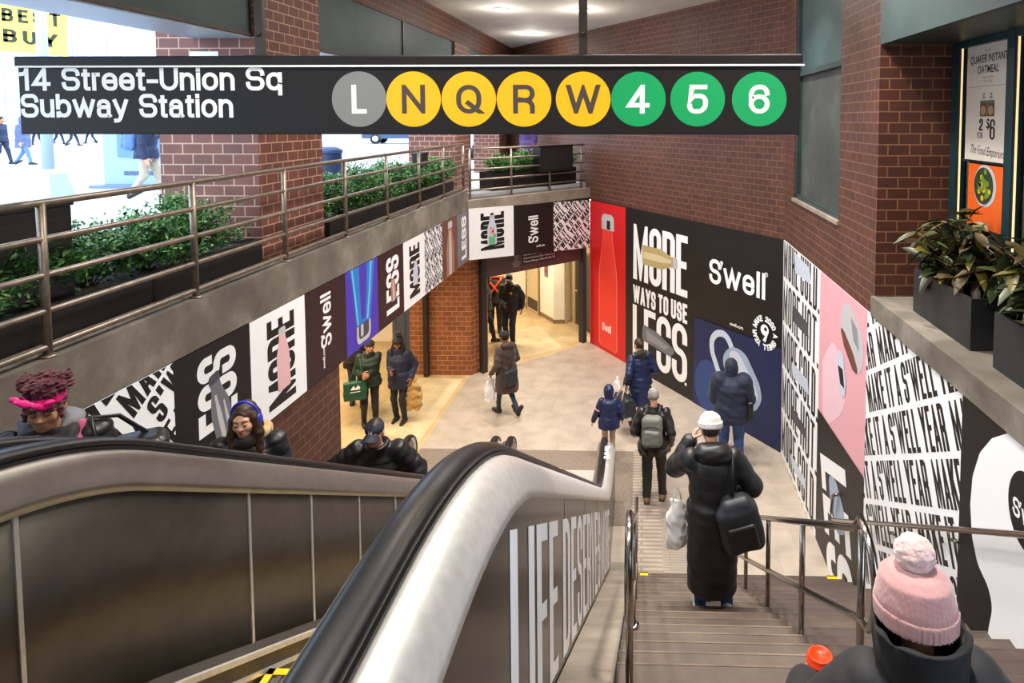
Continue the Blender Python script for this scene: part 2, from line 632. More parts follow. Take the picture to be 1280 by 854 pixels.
def ell(c, r, rot=None):
    c, r = np.array(c, float), np.array(r, float)
    Rm = None if rot is None else np.array(rot)

    def f(P):
        q = P-c
        if Rm is not None: q = q@Rm
        k0 = np.sqrt(((q/r)**2).sum(1)); k1 = np.sqrt(((q/r**2)**2).sum(1))
        return k0*(k0-1)/np.maximum(k1, 1e-6)
    m = r.max() if rot is not None else r
    f.lo = c-m; f.hi = c+m
    return f


def rbox(c, r, rad, rot=None):
    c, r = np.array(c, float), np.array(r, float)
    Rm = None if rot is None else np.array(rot)

    def f(P):
        q = P-c
        if Rm is not None: q = q@Rm
        q = np.abs(q)-(r-rad)
        return np.sqrt((np.maximum(q, 0)**2).sum(1))+np.minimum(q.max(1), 0)-rad
    m = np.linalg.norm(r) if rot is not None else r
    f.lo = c-m; f.hi = c+m
    return f


def loft(rows, A=None):
    """stack of ellipses [(z, cx, cy, rx, ry)], optionally in the frame A = (origin, 3x3 columns)"""
    rows = np.array(sorted(rows), float)
    z = rows[:, 0]

    def f(P):
        q = P if A is None else (P-A[0])@A[1]
        h = np.clip(q[:, 2], z[0], z[-1])
        cx, cy, rx, ry = (np.interp(h, z, rows[:, i]) for i in (1, 2, 3, 4))
        k = np.sqrt(((q[:, 0]-cx)/rx)**2+((q[:, 1]-cy)/ry)**2)
        d = (k-1)*np.minimum(rx, ry)
        dz = np.maximum(z[0]-q[:, 2], q[:, 2]-z[-1])
        return np.where(dz > 0, np.sqrt(np.maximum(d, 0)**2+dz**2), np.maximum(d, dz*.8))
    C = []
    for r in rows:
        for sx in (-1, 1):
            for sy in (-1, 1): C.append((r[1]+sx*r[3], r[2]+sy*r[4], r[0]))
    C = np.array(C)
    if A is not None: C = C@np.array(A[1]).T+A[0]
    f.lo = C.min(0); f.hi = C.max(0)
    return f


def union(fs, k=.02):
    def f(P):
        d = fs[0](P)
        for g in fs[1:]:
            e = g(P)
            if k > 0:
                h = np.maximum(k-np.abs(d-e), 0)/k
                d = np.minimum(d, e)-h*h*k*.25
            else: d = np.minimum(d, e)
        return d
    f.lo = np.min([g.lo for g in fs], 0); f.hi = np.max([g.hi for g in fs], 0)
    return f


def cut(f, g, k=.005):
    def h(P):
        d, e = f(P), -g(P)
        s = np.maximum(k-np.abs(d-e), 0)/k
        return np.maximum(d, e)+s*s*k*.25
    h.lo, h.hi = f.lo, f.hi
    return h


def half(p, n):
    p, n = np.array(p, float), np.array(n, float)
    n = n/np.linalg.norm(n)
    f = lambda P: (P-p)@n
    return f


def grow(f, r):
    g = lambda P: f(P)-r
    g.lo, g.hi = f.lo-r, f.hi+r
    return g


def folds(f, amp, freq, seed=0):
    rr = np.random.RandomState(seed)
    K = rr.normal(size=(6, 3))*freq; ph = rr.uniform(0, 6.28, 6)

    def g(P):
        return f(P)-amp*(np.sin(P@K.T+ph).sum(1)/2.4)
    g.lo, g.hi = f.lo-amp, f.hi+amp
    return g


def surf(fn, h, pad=None):
    """surface nets over the shape's box: vertices and quads"""
    pad = pad or 2*h
    lo = np.array(fn.lo)-pad; hi = np.array(fn.hi)+pad
    S = 3
    nc = np.ceil((hi-lo)/(h*S)).astype(int)+1
    n = nc*S
    # coarse pass, then only the cells near the surface
    axc = [lo[i]+(np.arange(nc[i])*S+(S-1)/2)*h for i in range(3)]
    G = np.stack(np.meshgrid(*axc, indexing='ij'), -1).reshape(-1, 3)
    Vc = fn(G).reshape(nc)
    V = np.repeat(np.repeat(np.repeat(Vc, S, 0), S, 1), S, 2)
    near = np.abs(V) < h*S*2.2
    I = np.argwhere(near)
    for k in range(0, len(I), 200000):
        J = I[k:k+200000]
        V[J[:, 0], J[:, 1], J[:, 2]] = fn(lo+J*h)
    V[V == 0] = 1e-9
    s = V < 0
    c = n-1
    cnt = np.zeros(c, np.int16); acc = np.zeros(tuple(c)+(3,))
    cs = [(i, j, k) for i in (0, 1) for j in (0, 1) for k in (0, 1)]
    sl = lambda o: tuple(slice(o[i], o[i]+c[i]) for i in range(3))
    for a in cs:
        for ax in range(3):
            if a[ax]: continue
            b = list(a); b[ax] = 1; b = tuple(b)
            va, vb = V[sl(a)], V[sl(b)]
            m = s[sl(a)] != s[sl(b)]
            if not m.any(): continue
            t = va[m]/(va[m]-vb[m])
            p = np.tile(np.array(a, float), (len(t), 1)); p[:, ax] += t
            acc[m] += p; cnt[m] += 1
    act = cnt > 0
    idx = -np.ones(c, np.int64); idx[act] = np.arange(act.sum())
    ii = np.argwhere(act)
    verts = lo+(ii+acc[act]/cnt[act][:, None])*h
    faces = []
    for ax in range(3):
        o1, o2 = (ax+1) % 3, (ax+2) % 3
        a = [slice(0, n[i]-1) if i == ax else slice(1, n[i]-1) for i in range(3)]
        b = list(a); b[ax] = slice(1, n[ax])
        sa, sb = s[tuple(a)], s[tuple(b)]
        for flip in (0, 1):
            m = (sa & ~sb) if not flip else (~sa & sb)
            e = np.argwhere(m)
            if not len(e): continue
            e[:, o1] += 1; e[:, o2] += 1
            q = []
            for d1, d2 in ((0, 0), (-1, 0), (-1, -1), (0, -1)):
                g = e.copy(); g[:, o1] += d1; g[:, o2] += d2
                q.append(idx[g[:, 0], g[:, 1], g[:, 2]])
            q = np.stack(q, 1)
            if flip: q = q[:, ::-1]
            faces.append(q)
    faces = np.concatenate(faces) if faces else np.zeros((0, 4), int)
    return verts, faces


def sdf_obj(name, fn, h, m, parent=None):
    V, Q = surf(fn, h)
    me = bpy.data.meshes.new(name)
    me.vertices.add(len(V)); me.vertices.foreach_set('co', V.astype(np.float32).ravel())
    me.loops.add(len(Q)*4); me.loops.foreach_set('vertex_index', Q.astype(np.int32).ravel())
    me.polygons.add(len(Q))
    me.polygons.foreach_set('loop_start', np.arange(0, len(Q)*4, 4, dtype=np.int32))
    me.polygons.foreach_set('loop_total', np.full(len(Q), 4, np.int32))
    me.polygons.foreach_set('use_smooth', np.ones(len(Q), bool))
    me.update(calc_edges=True)
    me.validate()
    me.materials.append(m)
    o = bpy.data.objects.new(name, me)
    COL.objects.link(o)
    if parent is not None: o.parent = parent
    return o
# ------------------------------------------------------------------ palette
BRICK = brick_mat('brown_brick', '#5c3528', '#4e2c23', '#735642')
BRICKD = brick_mat('dark_brown_brick', '#5a3023', '#4a271d', '#8a6142')
BRICKW = brick_mat('wide_red_brick', '#7e4c40', '#71443c', '#c0a088')
CONC = stained_mat('stained_concrete', '#6c655b', '#8e877c', '#534d46')
CONCT = stained_mat('tan_concrete', '#8a8073', '#9f9587', '#6f665b')
SOFFIT = stained_mat('grey_ceiling_concrete', '#c8c2ba', '#d4cfc8', '#b6b0a8', scale=.7, bump=.05)
GRANITE = mat('speckled_granite', '#7d7065', rough=.55, noise=.35, nscale=55)
TEAL = stained_mat('teal_painted_metal', '#324849', '#3c5354', '#2a3e3f', rough=.55, scale=1.2, bump=.03)
TEALD = stained_mat('dark_teal_metal', '#2d3f3f', '#364a49', '#243434', rough=.4, bump=.03)
PANE = stained_mat('weathered_grey_panel', '#3f4442', '#555a56', '#333836', rough=.55, scale=1.3, bump=.03)
BLACKM = mat('black_painted_metal', '#17171a', rough=.45)
DARKM = mat('dark_bronze_metal', '#3b332e', rough=.42, metal=.4, noise=.2, nscale=8)
STEEL = mat('brushed_steel', '#e4e2df', rough=.38, metal=.6, noise=.08, nscale=30)
STEELD = mat('dull_brushed_steel', '#6b6762', rough=.5, metal=1., noise=.1, nscale=9)
STEELM = mat('grey_brushed_steel', '#a5a19c', rough=.4, metal=.9, noise=.08, nscale=12)
STEELR = mat('polished_rail_steel', '#a89f97', rough=.2, metal=1.)
RUSTY = mat('worn_galvanised_rail', '#8d8073', rough=.42, metal=.75, noise=.25, nscale=14)
RUBBER = mat('black_rubber', '#101013', rough=.33, spec=.6)
YELLOW = mat('yellow_safety_paint', '#e8b800', rough=.5, noise=.12, nscale=40)
WHITE = mat('white_print', '#f6f8fb', rough=.45)
BLACK = mat('black_print', '#0e0c0d', rough=.3)
CREAM = mat('cream_wall_paint', '#efe6d2', rough=.6, noise=.04, nscale=3)
WHITEW = mat('white_wall_panel', '#f4f0e6', rough=.5)
BEIGE = mat('beige_door_paint', '#d8c7a2', rough=.5)
BROWNT = mat('brown_wall_base', '#8a7358', rough=.6)
GLASS = mat('window_glass', '#20282a', rough=.06, spec=.8)


def tread_material(name, c, c2):
    """worn ridged stone: fine cross ridges plus blotches"""
    m = stained_mat(name, c, c2, '#4a3b32', rough=.62, scale=2.3, bump=.25)
    return m


def paving(name, c1, c2, joint, bw, rh, ms, rough=.5):
    return brick_mat(name, c1, c2, joint, bw, rh, ms, rough, .12, 'floor')


PAVE = paving('grey_beige_paving', '#b3a799', '#afa396', '#a1968a', .6, .6, .004)
RIB = paving('ribbed_paving', '#a99d90', '#a2968a', '#897e72', 3.0, .085, .02)
RIB2 = paving('fine_ribbed_paving', '#a0958a', '#998e82', '#857a6e', .75, .05, .008)
WARM = paving('warm_terrazzo', '#cdb487', '#c6ac80', '#b89e74', .9, .9, .004, .35)
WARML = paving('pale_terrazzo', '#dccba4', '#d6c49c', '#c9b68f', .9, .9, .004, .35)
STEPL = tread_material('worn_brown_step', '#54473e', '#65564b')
STEPR = tread_material('shaded_brown_step', '#493c35', '#584a41')  # right half of the stairs: shade put into a darker step colour
STEPN = tread_material('step_edge', '#6c5a4b', '#80705f')
ASPH = mat('pale_city_paving', '#b9bcc2', rough=.8, noise=.06, nscale=1.2)

A_, B_ = np.array((-1.33, 16.65)), np.array((2.43, 11.15))
SD = (B_-A_)/np.linalg.norm(B_-A_)                 # along the slanted wall, left to right
SN = np.array((-.8255, -.5644))                    # towards the viewer
L0 = np.array((-3.75, 13.9))
GD = (A_-L0)/np.linalg.norm(A_-L0)
GN = np.array((GD[1], -GD[0]))                     # gate front, towards the viewer
ZS = 4.15                                          # street level
ZC = 8.05                                          # ceiling


def wallq(mb, p, q, z0, z1, t, side, mi=0):
    """vertical wall between plan points, thickness t going away from side"""
    p, q, n = np.array(p, float), np.array(q, float), np.array(side, float)
    mb.prism([tuple(p), tuple(q), tuple(q-n*t), tuple(p-n*t)], z0, z1, mi)


def st(name, mb, m, label=None, parent=None, **k):
    o = mb.build(name, m, parent, **k)
    if parent is None: struct(o, label, None)
    return o


# ---- floors
m = MB(); m.prism([(-3.9, 7.8), (2.43, 7.8), (2.43, 11.15), tuple(A_), (-3.6, 14.5), (-3.9, 14.5)], -.2, 0)
st('floor', m, PAVE)
m = MB(); m.prism([(-11, 5), (-3.9, 5), (-3.9, 14.5), (-3.6, 14.5), tuple(A_), (-1.0, 17.2), (-6.5, 26), (-11, 26)], -.2, 0)
st('floor_lobby', m, WARM)
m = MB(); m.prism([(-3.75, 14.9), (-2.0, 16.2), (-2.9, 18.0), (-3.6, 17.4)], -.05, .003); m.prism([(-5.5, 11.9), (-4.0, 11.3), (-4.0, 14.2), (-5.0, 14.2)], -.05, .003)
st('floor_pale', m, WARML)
m = MB(); m.prism([(-.14, 7.8), (.28, 7.8), (.28, 11.15), (-.14, 11.15)], -.1, .004)
st('floor_ribbed', m, RIB)
m = MB(); m.prism([(.28, 7.8), (1.15, 7.8), (1.15, 10.4), (.28, 10.4)], -.1, .003)
st('floor_fine_ribbed', m, RIB2)
m = MB(); m.prism([(-3.9, 9.0), (-.14, 9.0), (-.14, 11.1), (-3.9, 11.1)], -.1, .005)
st('floor_granite', m, GRANITE)
m = MB(); m.box((-11, 2, -.25), (2.43, 9, -.2))
st('floor_under', m, CONC)

# ---- upper landings behind the viewer
m = MB(); m.box((-.13, -4, 3.9), (2.43, -.16, ZS)); st('floor_entrance', m, PAVE)
m = MB(); m.box((-3.75, -4, 3.6), (-.41, .55, 3.87)); st('floor_escalator_top', m, GRANITE)

# ---- stairs: a lower flight, a landing and an upper flight
m = MB()
RISE, GO = .1705, .28
NL = 17
pts = []
y, z = 7.8, 0.
for i in range(NL):
    z1 = z+RISE; y1 = y-GO if i < NL-1 else 1.8
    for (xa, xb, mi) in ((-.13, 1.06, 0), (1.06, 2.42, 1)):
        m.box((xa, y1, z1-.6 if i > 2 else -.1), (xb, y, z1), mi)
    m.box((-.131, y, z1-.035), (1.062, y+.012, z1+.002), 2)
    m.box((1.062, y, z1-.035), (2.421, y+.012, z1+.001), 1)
    y, z = y1, z1
for i in range(7):
    z1 = z+(ZS-z)/(7-i); y1 = y-GO
    m.box((-.13, y1, z1-.6), (2.42, y, z1), 0)
    y, z = y1, z1
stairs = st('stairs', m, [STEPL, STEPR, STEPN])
tag(stairs, None, None)
ZSTEP = lambda Y: 0 if Y > 7.8 else (2.898 if Y < 7.8-16*GO else (math.floor((7.8-Y)/GO)+1)*RISE)
for i, (x0, x1, lb) in enumerate(((-.02, .08, 'yellow step marker by the tall left handrail end'), (1.0, 1.1, 'yellow step marker at the foot of the middle handrail'), (2.28, 2.41, 'yellow step marker beside the printed right wall'))):
    mk = MB(); mk.box((x0, 7.7, RISE-.02), (x1, 7.822, RISE+.006)); mk.box((x0, 7.805, RISE-.06), (x1, 7.822, RISE+.006))
    o = mk.build('step_marker', YELLOW); tag(o, lb, 'step marker', 'yellow markers along the lowest step')

# ---- left side: wall, spandrel, kerb
m = MB(); m.box((-4.05, -2, 0), (-3.78, 7.9, 2.75)); st('wall_left', m, BRICK)
m = MB(); m.box((-4.05, -4, 2.75), (-3.775, 13.9, 3.86)); st('wall_left_spandrel', m, DARKM)
m = MB(); m.prism([(-3.75, -4), (-3.75, 13.9), (-4.05, 14.2), (-4.05, -4)], 3.86, 4.28); st('wall_left_kerb', m, CONC)
m = MB(); wallq(m, L0, A_, 3.8, 4.04, .35, GN); st('wall_gate_kerb', m, CONCT)
m = MB(); wallq(m, L0-GN*.03, A_-GN*.03, 2.78, 3.82, .3, GN); st('wall_gate_spandrel', m, DARKM)
# brick pier between the two lobby openings
m = MB(); m.prism([(-5.25, 14.4), (-3.86, 14.4), (-3.64, 14.72), (-3.64, 15.1), (-5.25, 15.1)], 0, 2.7); st('wall_pier', m, brick_mat('warm_brick', '#9a5a35', '#86492b', '#b98d62'))
m = MB(); m.bar((-4.86, 14.33, 0), (-4.86, 14.33, 2.7), .1, .12, (0, 1, 0)); st('trim_pier_post', m, DARKM)

# ---- lobby shell
m = MB(); m.prism([(-11, 5), (-4.05, 5), (-4.05, 13.9), (-3.75, 14.25), (-1.33, 17.0), (-1.0, 17.4), (-6.5, 26), (-11, 26)], 2.7, 2.85); st('ceiling_lobby', m, CREAM)
m = MB(); m.box((-11.2, 5, 0), (-11, 26, 2.7)); st('wall_lobby_left', m, CREAM)
m = MB(); m.box((-11, 4.8, 0), (-4.05, 5, 2.7)); st('wall_lobby_near', m, CREAM)
m = MB(); m.box((-11, 25, 0), (-5.5, 25.2, 2.7)); st('wall_lobby_back', m, CREAM)
m = MB(); m.box((-11, 16.6, 0), (-5.3, 16.8, 2.7)); st('wall_lobby_mid', m, CREAM)
q1, q2 = np.array((-6.4, 23.9)), np.array((-2.51, 18.24))
m = MB(); wallq(m, q1, q2, 0, 2.7, .3, SN); st('wall_lobby_right', m, WHITEW)
m = MB(); wallq(m, q1+SN*.015, q2+SN*.015, 0, .12, .03, SN); st('baseboard_lobby', m, BROWNT)
m = MB(); m.prism([(-2.51, 18.2), (-2.2, 18.22), (-2.0, 18.7), (-2.35, 18.8)], 0, 2.7); st('wall_lobby_column', m, CREAM)
m = MB(); m.prism([(-2.515, 18.185), (-2.19, 18.205), (-2.19, 18.4), (-2.515, 18.4)], 0, .11); st('baseboard_column', m, BROWNT)
q3, q4 = np.array((-2.1, 18.65)), np.array((-1.25, 17.15))
m = MB(); wallq(m, q3, q4, 0, 2.7, .2, SN); st('wall_lobby_recess', m, BEIGE)
# grey lift-shaft column seen through the left opening
m = MB(); m.box((-5.85, 15.0, 0), (-5.32, 15.35, 2.7))
m.box((-5.88, 14.985, 0), (-5.80, 15.0, 2.7)); m.box((-5.62, 14.985, 0), (-5.58, 15.0, 2.7)); m.box((-5.40, 14.985, 0), (-5.30, 15.0, 2.7))
st('column_lobby', m, mat('blue_grey_metal', '#4f5866', rough=.45, metal=.3))

# doors in the lobby
def slab_door(name, p, q, n, m_, kick=True):
    p, q, n = np.array(p), np.array(q), np.array(n)
    mb = MB(); wallq(mb, p+n*.03, q+n*.03, .02, 2.1, .05, n)
    o = mb.build(name, m_); struct(o)
    d = (q-p)/np.linalg.norm(q-p)
    if kick:
        k = MB(); wallq(k, p+d*.05+n*.036, q-d*.05+n*.036, .08, .4, .006, n); k.build('kick_plate', STEELD, o)
    k = MB(); a = p+d*.1+n*.05
    k.tube([(a[0], a[1], 1.0), (a[0]+n[0]*.05, a[1]+n[1]*.05, 1.0), (a[0]+n[0]*.05+d[0]*.12, a[1]+n[1]*.05+d[1]*.12, 1.0)], .012, 8); k.build('door_handle', STEEL, o)
    f = MB(); wallq(f, p-d*.07+n*.04, p+n*.04, 0, 2.17, .06, n); wallq(f, q+n*.04, q+d*.07+n*.04, 0, 2.17, .06, n); wallq(f, p-d*.07+n*.04, q+d*.07+n*.04, 2.1, 2.17, .06, n)
    f.build('door_frame', BROWNT, o)
    return o
LQ = (q2-q1)/np.linalg.norm(q2-q1); W_ = np.linalg.norm(q2-q1)
slab_door('door_1', q1+LQ*(W_-1.75), q1+LQ*(W_-.95), SN, BEIGE)
slab_door('door_2', q3+(q4-q3)*.3, q3+(q4-q3)*.85, SN, STEELD, False)
pn = Panel('notice_board', 'small red and grey notice framed on the white lobby wall', 'notice', (*(q1+LQ*(W_-.55)+SN*.02), 1.25), (*LQ, 0), .22, .75, mat('notice_grey', '#7f7f82'), (*SN, 0))
pn.draw('notice_print', mat('notice_red', '#8e4a48'), [[(.02, .12), (.2, .12), (.2, .45), (.02, .45)]]); pn.draw('notice_print', WHITE, [[(.03, .5), (.19, .5), (.19, .68), (.03, .68)]])

# ---- gate: rolling shutter housing and its guides
gate = thing('rolling_gate', 'open rolling gate with dark header and side guides at the lobby entrance', 'gate', (0, 0, 0))
gp, gq = np.array((-3.6, 14.6)), np.array((-1.50, 16.68))
gd = (gq-gp)/np.linalg.norm(gq-gp); gn = np.array((gd[1], -gd[0]))
hd = MB(); hd.prism([tuple(gp), tuple(gq), tuple(gq-gn*.3), tuple(gp-gn*.3)], 2.18, 2.75); hd.build('header', mat('maroon_gate_metal', '#5a4643', rough=.5, metal=.2, noise=.15, nscale=3), gate)
for c in (gp, gq):
    k = MB(); a = c-gd*.09; b = c+gd*.05
    k.prism([tuple(a+gn*.04), tuple(b+gn*.04), tuple(b-gn*.12), tuple(a-gn*.12)], 0, 2.75)
    k.prism([tuple(a+gn*.07), tuple(a+gd*.05+gn*.07), tuple(a+gd*.05+gn*.04), tuple(a+gn*.04)], 0, 2.75)
    k.build('side_guide', mat('dark_guide_metal', '#3c3a3a', rough=.45, metal=.5), gate)
hp = Panel('notice_sign', None, None, (*(gp+gd*1.05+gn*.004), 2.33), (*gd, 0), 1.0, .3, BLACK, (*gn, 0), thick=.003, parent=gate)
for i, s in enumerate(['Elevators are the Property of', 'Authorized Access Only. Contact us at', 'Property Manager Office 555 555 555']):
    w, ps = bfont(s, .075, .001); hp.draw('lettering', WHITE, xf(ps, .03, .21-i*.085, 0, .94/w, 1), layer=1)
em = Panel('emblem', None, None, (*(gp+gd*.72+gn*.004), 2.3), (*gd, 0), .3, .36, mat('pale_emblem', '#7d7272', rough=.6), (*gn, 0), thick=.003, parent=gate,
           shape=[(.08, 0), (.22, 0), (.28, .1), (.2, .17), (.25, .26), (.16, .36), (.07, .28), (.12, .19), (.03, .1)])

# ---- right side: slanted wall, straight wall, niche, pier, ledge, shop front
A2 = A_-SD*6.4
m = MB(); wallq(m, A_-SN*.015, B_-SN*.015, 0, 3.74, .3, SN); st('wall_slanted_lower', m, DARKM)
m = MB(); wallq(m, A2, B_, 3.74, ZC, .3, SN); st('wall_slanted', m, BRICK)
m = MB()
m.box((2.445, 1, -.05), (2.73, 11.15, 3.74)); st('wall_right_lower', m, DARKM)
m = MB()
m.box((2.43, 10.5, 3.74), (2.9, 11.3, ZC)); m.box((2.43, 6.835, 3.74), (2.9, 8.1, 3.955)); m.box((2.43, 6.82, 3.955), (2.9, 8.1, ZC))
m.box((2.43, 8.1, 3.74), (2.9, 10.5, 4.52)); st('wall_right', m, BRICK)
m = MB(); m.box((2.40, 8.08, 4.49), (2.62, 10.52, 4.54)); st('sill_niche', m, CONCT)
m = MB(); m.box((2.52, 8.1, 4.54), (2.58, 10.5, ZC)); w1 = st('window_1', m, PANE)
k = MB(); k.box((2.45, 8.1, 6.46), (2.52, 10.5, 6.53)); k.box((2.45, 10.42, 4.54), (2.52, 10.5, ZC)); k.box((2.45, 8.1, 4.54), (2.52, 8.16, ZC)); k.box((2.45, 8.1, 4.54), (2.52, 10.5, 4.60)); k.build('window_frame', TEALD, w1)
k = MB(); k.box((2.505, 8.16, 6.53), (2.52, 10.42, ZC)); k.build('upper_panel', TEAL, w1)
m = MB(); m.box((2.43, 6.8, 3.955), (3.4, 6.82, ZC)); m.box((2.9, 6.82, 3.955), (3.4, 7.1, ZC)); st('wall_pier_right', m, BRICKD)
m = MB(); m.box((2.40, .6, 3.742), (3.3, 6.83, 3.95)); st('ledge_slab', m, CONC)
m = MB(); m.box((2.44, .6, 3.3), (3.3, 6.8, 3.742)); st('wall_right_backing', m, CONC)
m = MB(); m.box((2.43, -4, 6.56), (2.5, 6.8, ZC)); st('beam_fascia_right', m, TEAL)
m = MB(); m.box((2.5, -4, 6.56), (3.3, 6.8, 6.6)); st('ceiling_shop_soffit', m, TEALD)

# ---- ceiling and the street-side beam
m = MB(); m.prism([(-5.2, -4), (3.4, -4), (3.4, 7.2), (2.9, 11.3), tuple(A_+SD*.2-SN*.1), tuple(A2-SN*.1), (-5.2, 22.5)], ZC, ZC+.3)
st('ceiling', m, SOFFIT)
m = MB(); m.box((-4.8, -4, 7.5), (-4.15, 21.6, ZC)); st('beam_left', m, BRICKD)
k = 0
for ya, yb in ((-4, 6.9), (8.3, 14.4), (15.6, 21.5)):
    m = MB(); m.box((-4.25, ya, 6.7), (-4.17, yb, 7.5)); f = struct(m.build('trim_transom', TEAL))
    d = MB()
    for yy in np.arange(ya, yb+.01, (yb-ya)/max(1, round((yb-ya)/2.55))): d.box((-4.165, yy-.02, 6.7), (-4.15, yy+.02, 7.5))
    d.box((-4.165, ya, 6.68), (-4.15, yb, 6.72)); d.build('mullion', DARKM, f)
    m = MB(); m.box((-4.8, ya, 6.66), (-4.17, yb, 6.7)); m.box((-4.8, ya, 6.7), (-4.72, yb, 7.5)); struct(m.build('ceiling_street_soffit', mat('pale_soffit', '#9aa7b6', rough=.4)))
for i, (ya, yb) in enumerate(((6.9, 8.3), (14.4, 15.6))):
    m = MB(); m.box((-5.2, ya, ZS-.2), (-4.12, yb, 7.52)); st('pillar', m, BRICKW)
m = MB(); m.box((-5.2, 20.0, ZS-.2), (-4.4, 21.3, 7.52)); st('pillar', m, BRICKW)
sg = Panel('notice_sign', 'white NO sign in green letters on the brick pillar', 'sign', (-4.83, 6.893, 6.24), (1, 0, 0), .31, .28, WHITE, (0, -1, 0))
w, ps = text('NO', .13, .08, .024, .024); sg.draw('lettering', mat('green_print', '#2f8a55'), xf(ps, .155-w/2, .1))

# ---- street slab
m = MB(); m.prism([(-90, -15), (-4.05, -15), (-4.05, 14.2), (-3.75, 14.27), (-1.33, 17.0), (-1.5, 17.6), (-4.95, 22.1), (-4.95, 130), (-90, 130)], 3.87, ZS)
st('street', m, ASPH)

m = MB(); m.box((-4.15, -4.3, 3.6), (3.4, -4.0, ZC)); st('wall_light_block', m, BRICKD)  # added unseen wall, blocks sky light from behind the viewer
# ------------------------------------------------------------------ escalators
def smooth_path(pts, r, seg=10):
    """[(Y, z)] with rounded corners"""
    return fillet([(a, b, r) if 0 < i < len(pts)-1 else (a, b) for i, (a, b) in enumerate(pts)], seg)


SL = .605
HR = smooth_path([(-2.5, 4.84), (1.95, 4.84), (8.38, .95), (9.62, .95)], 2.2, 14)


def offset_path(P, d):
    out = []
    for i, p in enumerate(P):
        a, b = P[max(i-1, 0)], P[min(i+1, len(P)-1)]
        t = np.array((b[0]-a[0], b[1]-a[1])); t /= np.linalg.norm(t)
        out.append((p[0]+t[1]*d, p[1]-t[0]*d))
    return out


def drop_path(P, dz):
    return [(a, b-dz) for a, b in P]


def hz(Y):
    return float(np.interp(Y, [p[0] for p in HR], [p[1] for p in HR]))


def densify(P, step=.25):
    out = [P[0]]
    for a, b in zip(P, P[1:]):
        n = max(1, int(math.hypot(b[0]-a[0], b[1]-a[1])/step))
        out += [(a[0]+(b[0]-a[0])*k/n, a[1]+(b[1]-a[1])*k/n) for k in range(1, n+1)]
    return out


HRD = densify(HR)
YE, RN = 9.62, .29         # newel centre and radius
def newel_arc(r, n=14):
    return [(YE+r*math.sin(PI*k/n), .95-RN+r*math.cos(PI*k/n)) for k in range(n+1)]


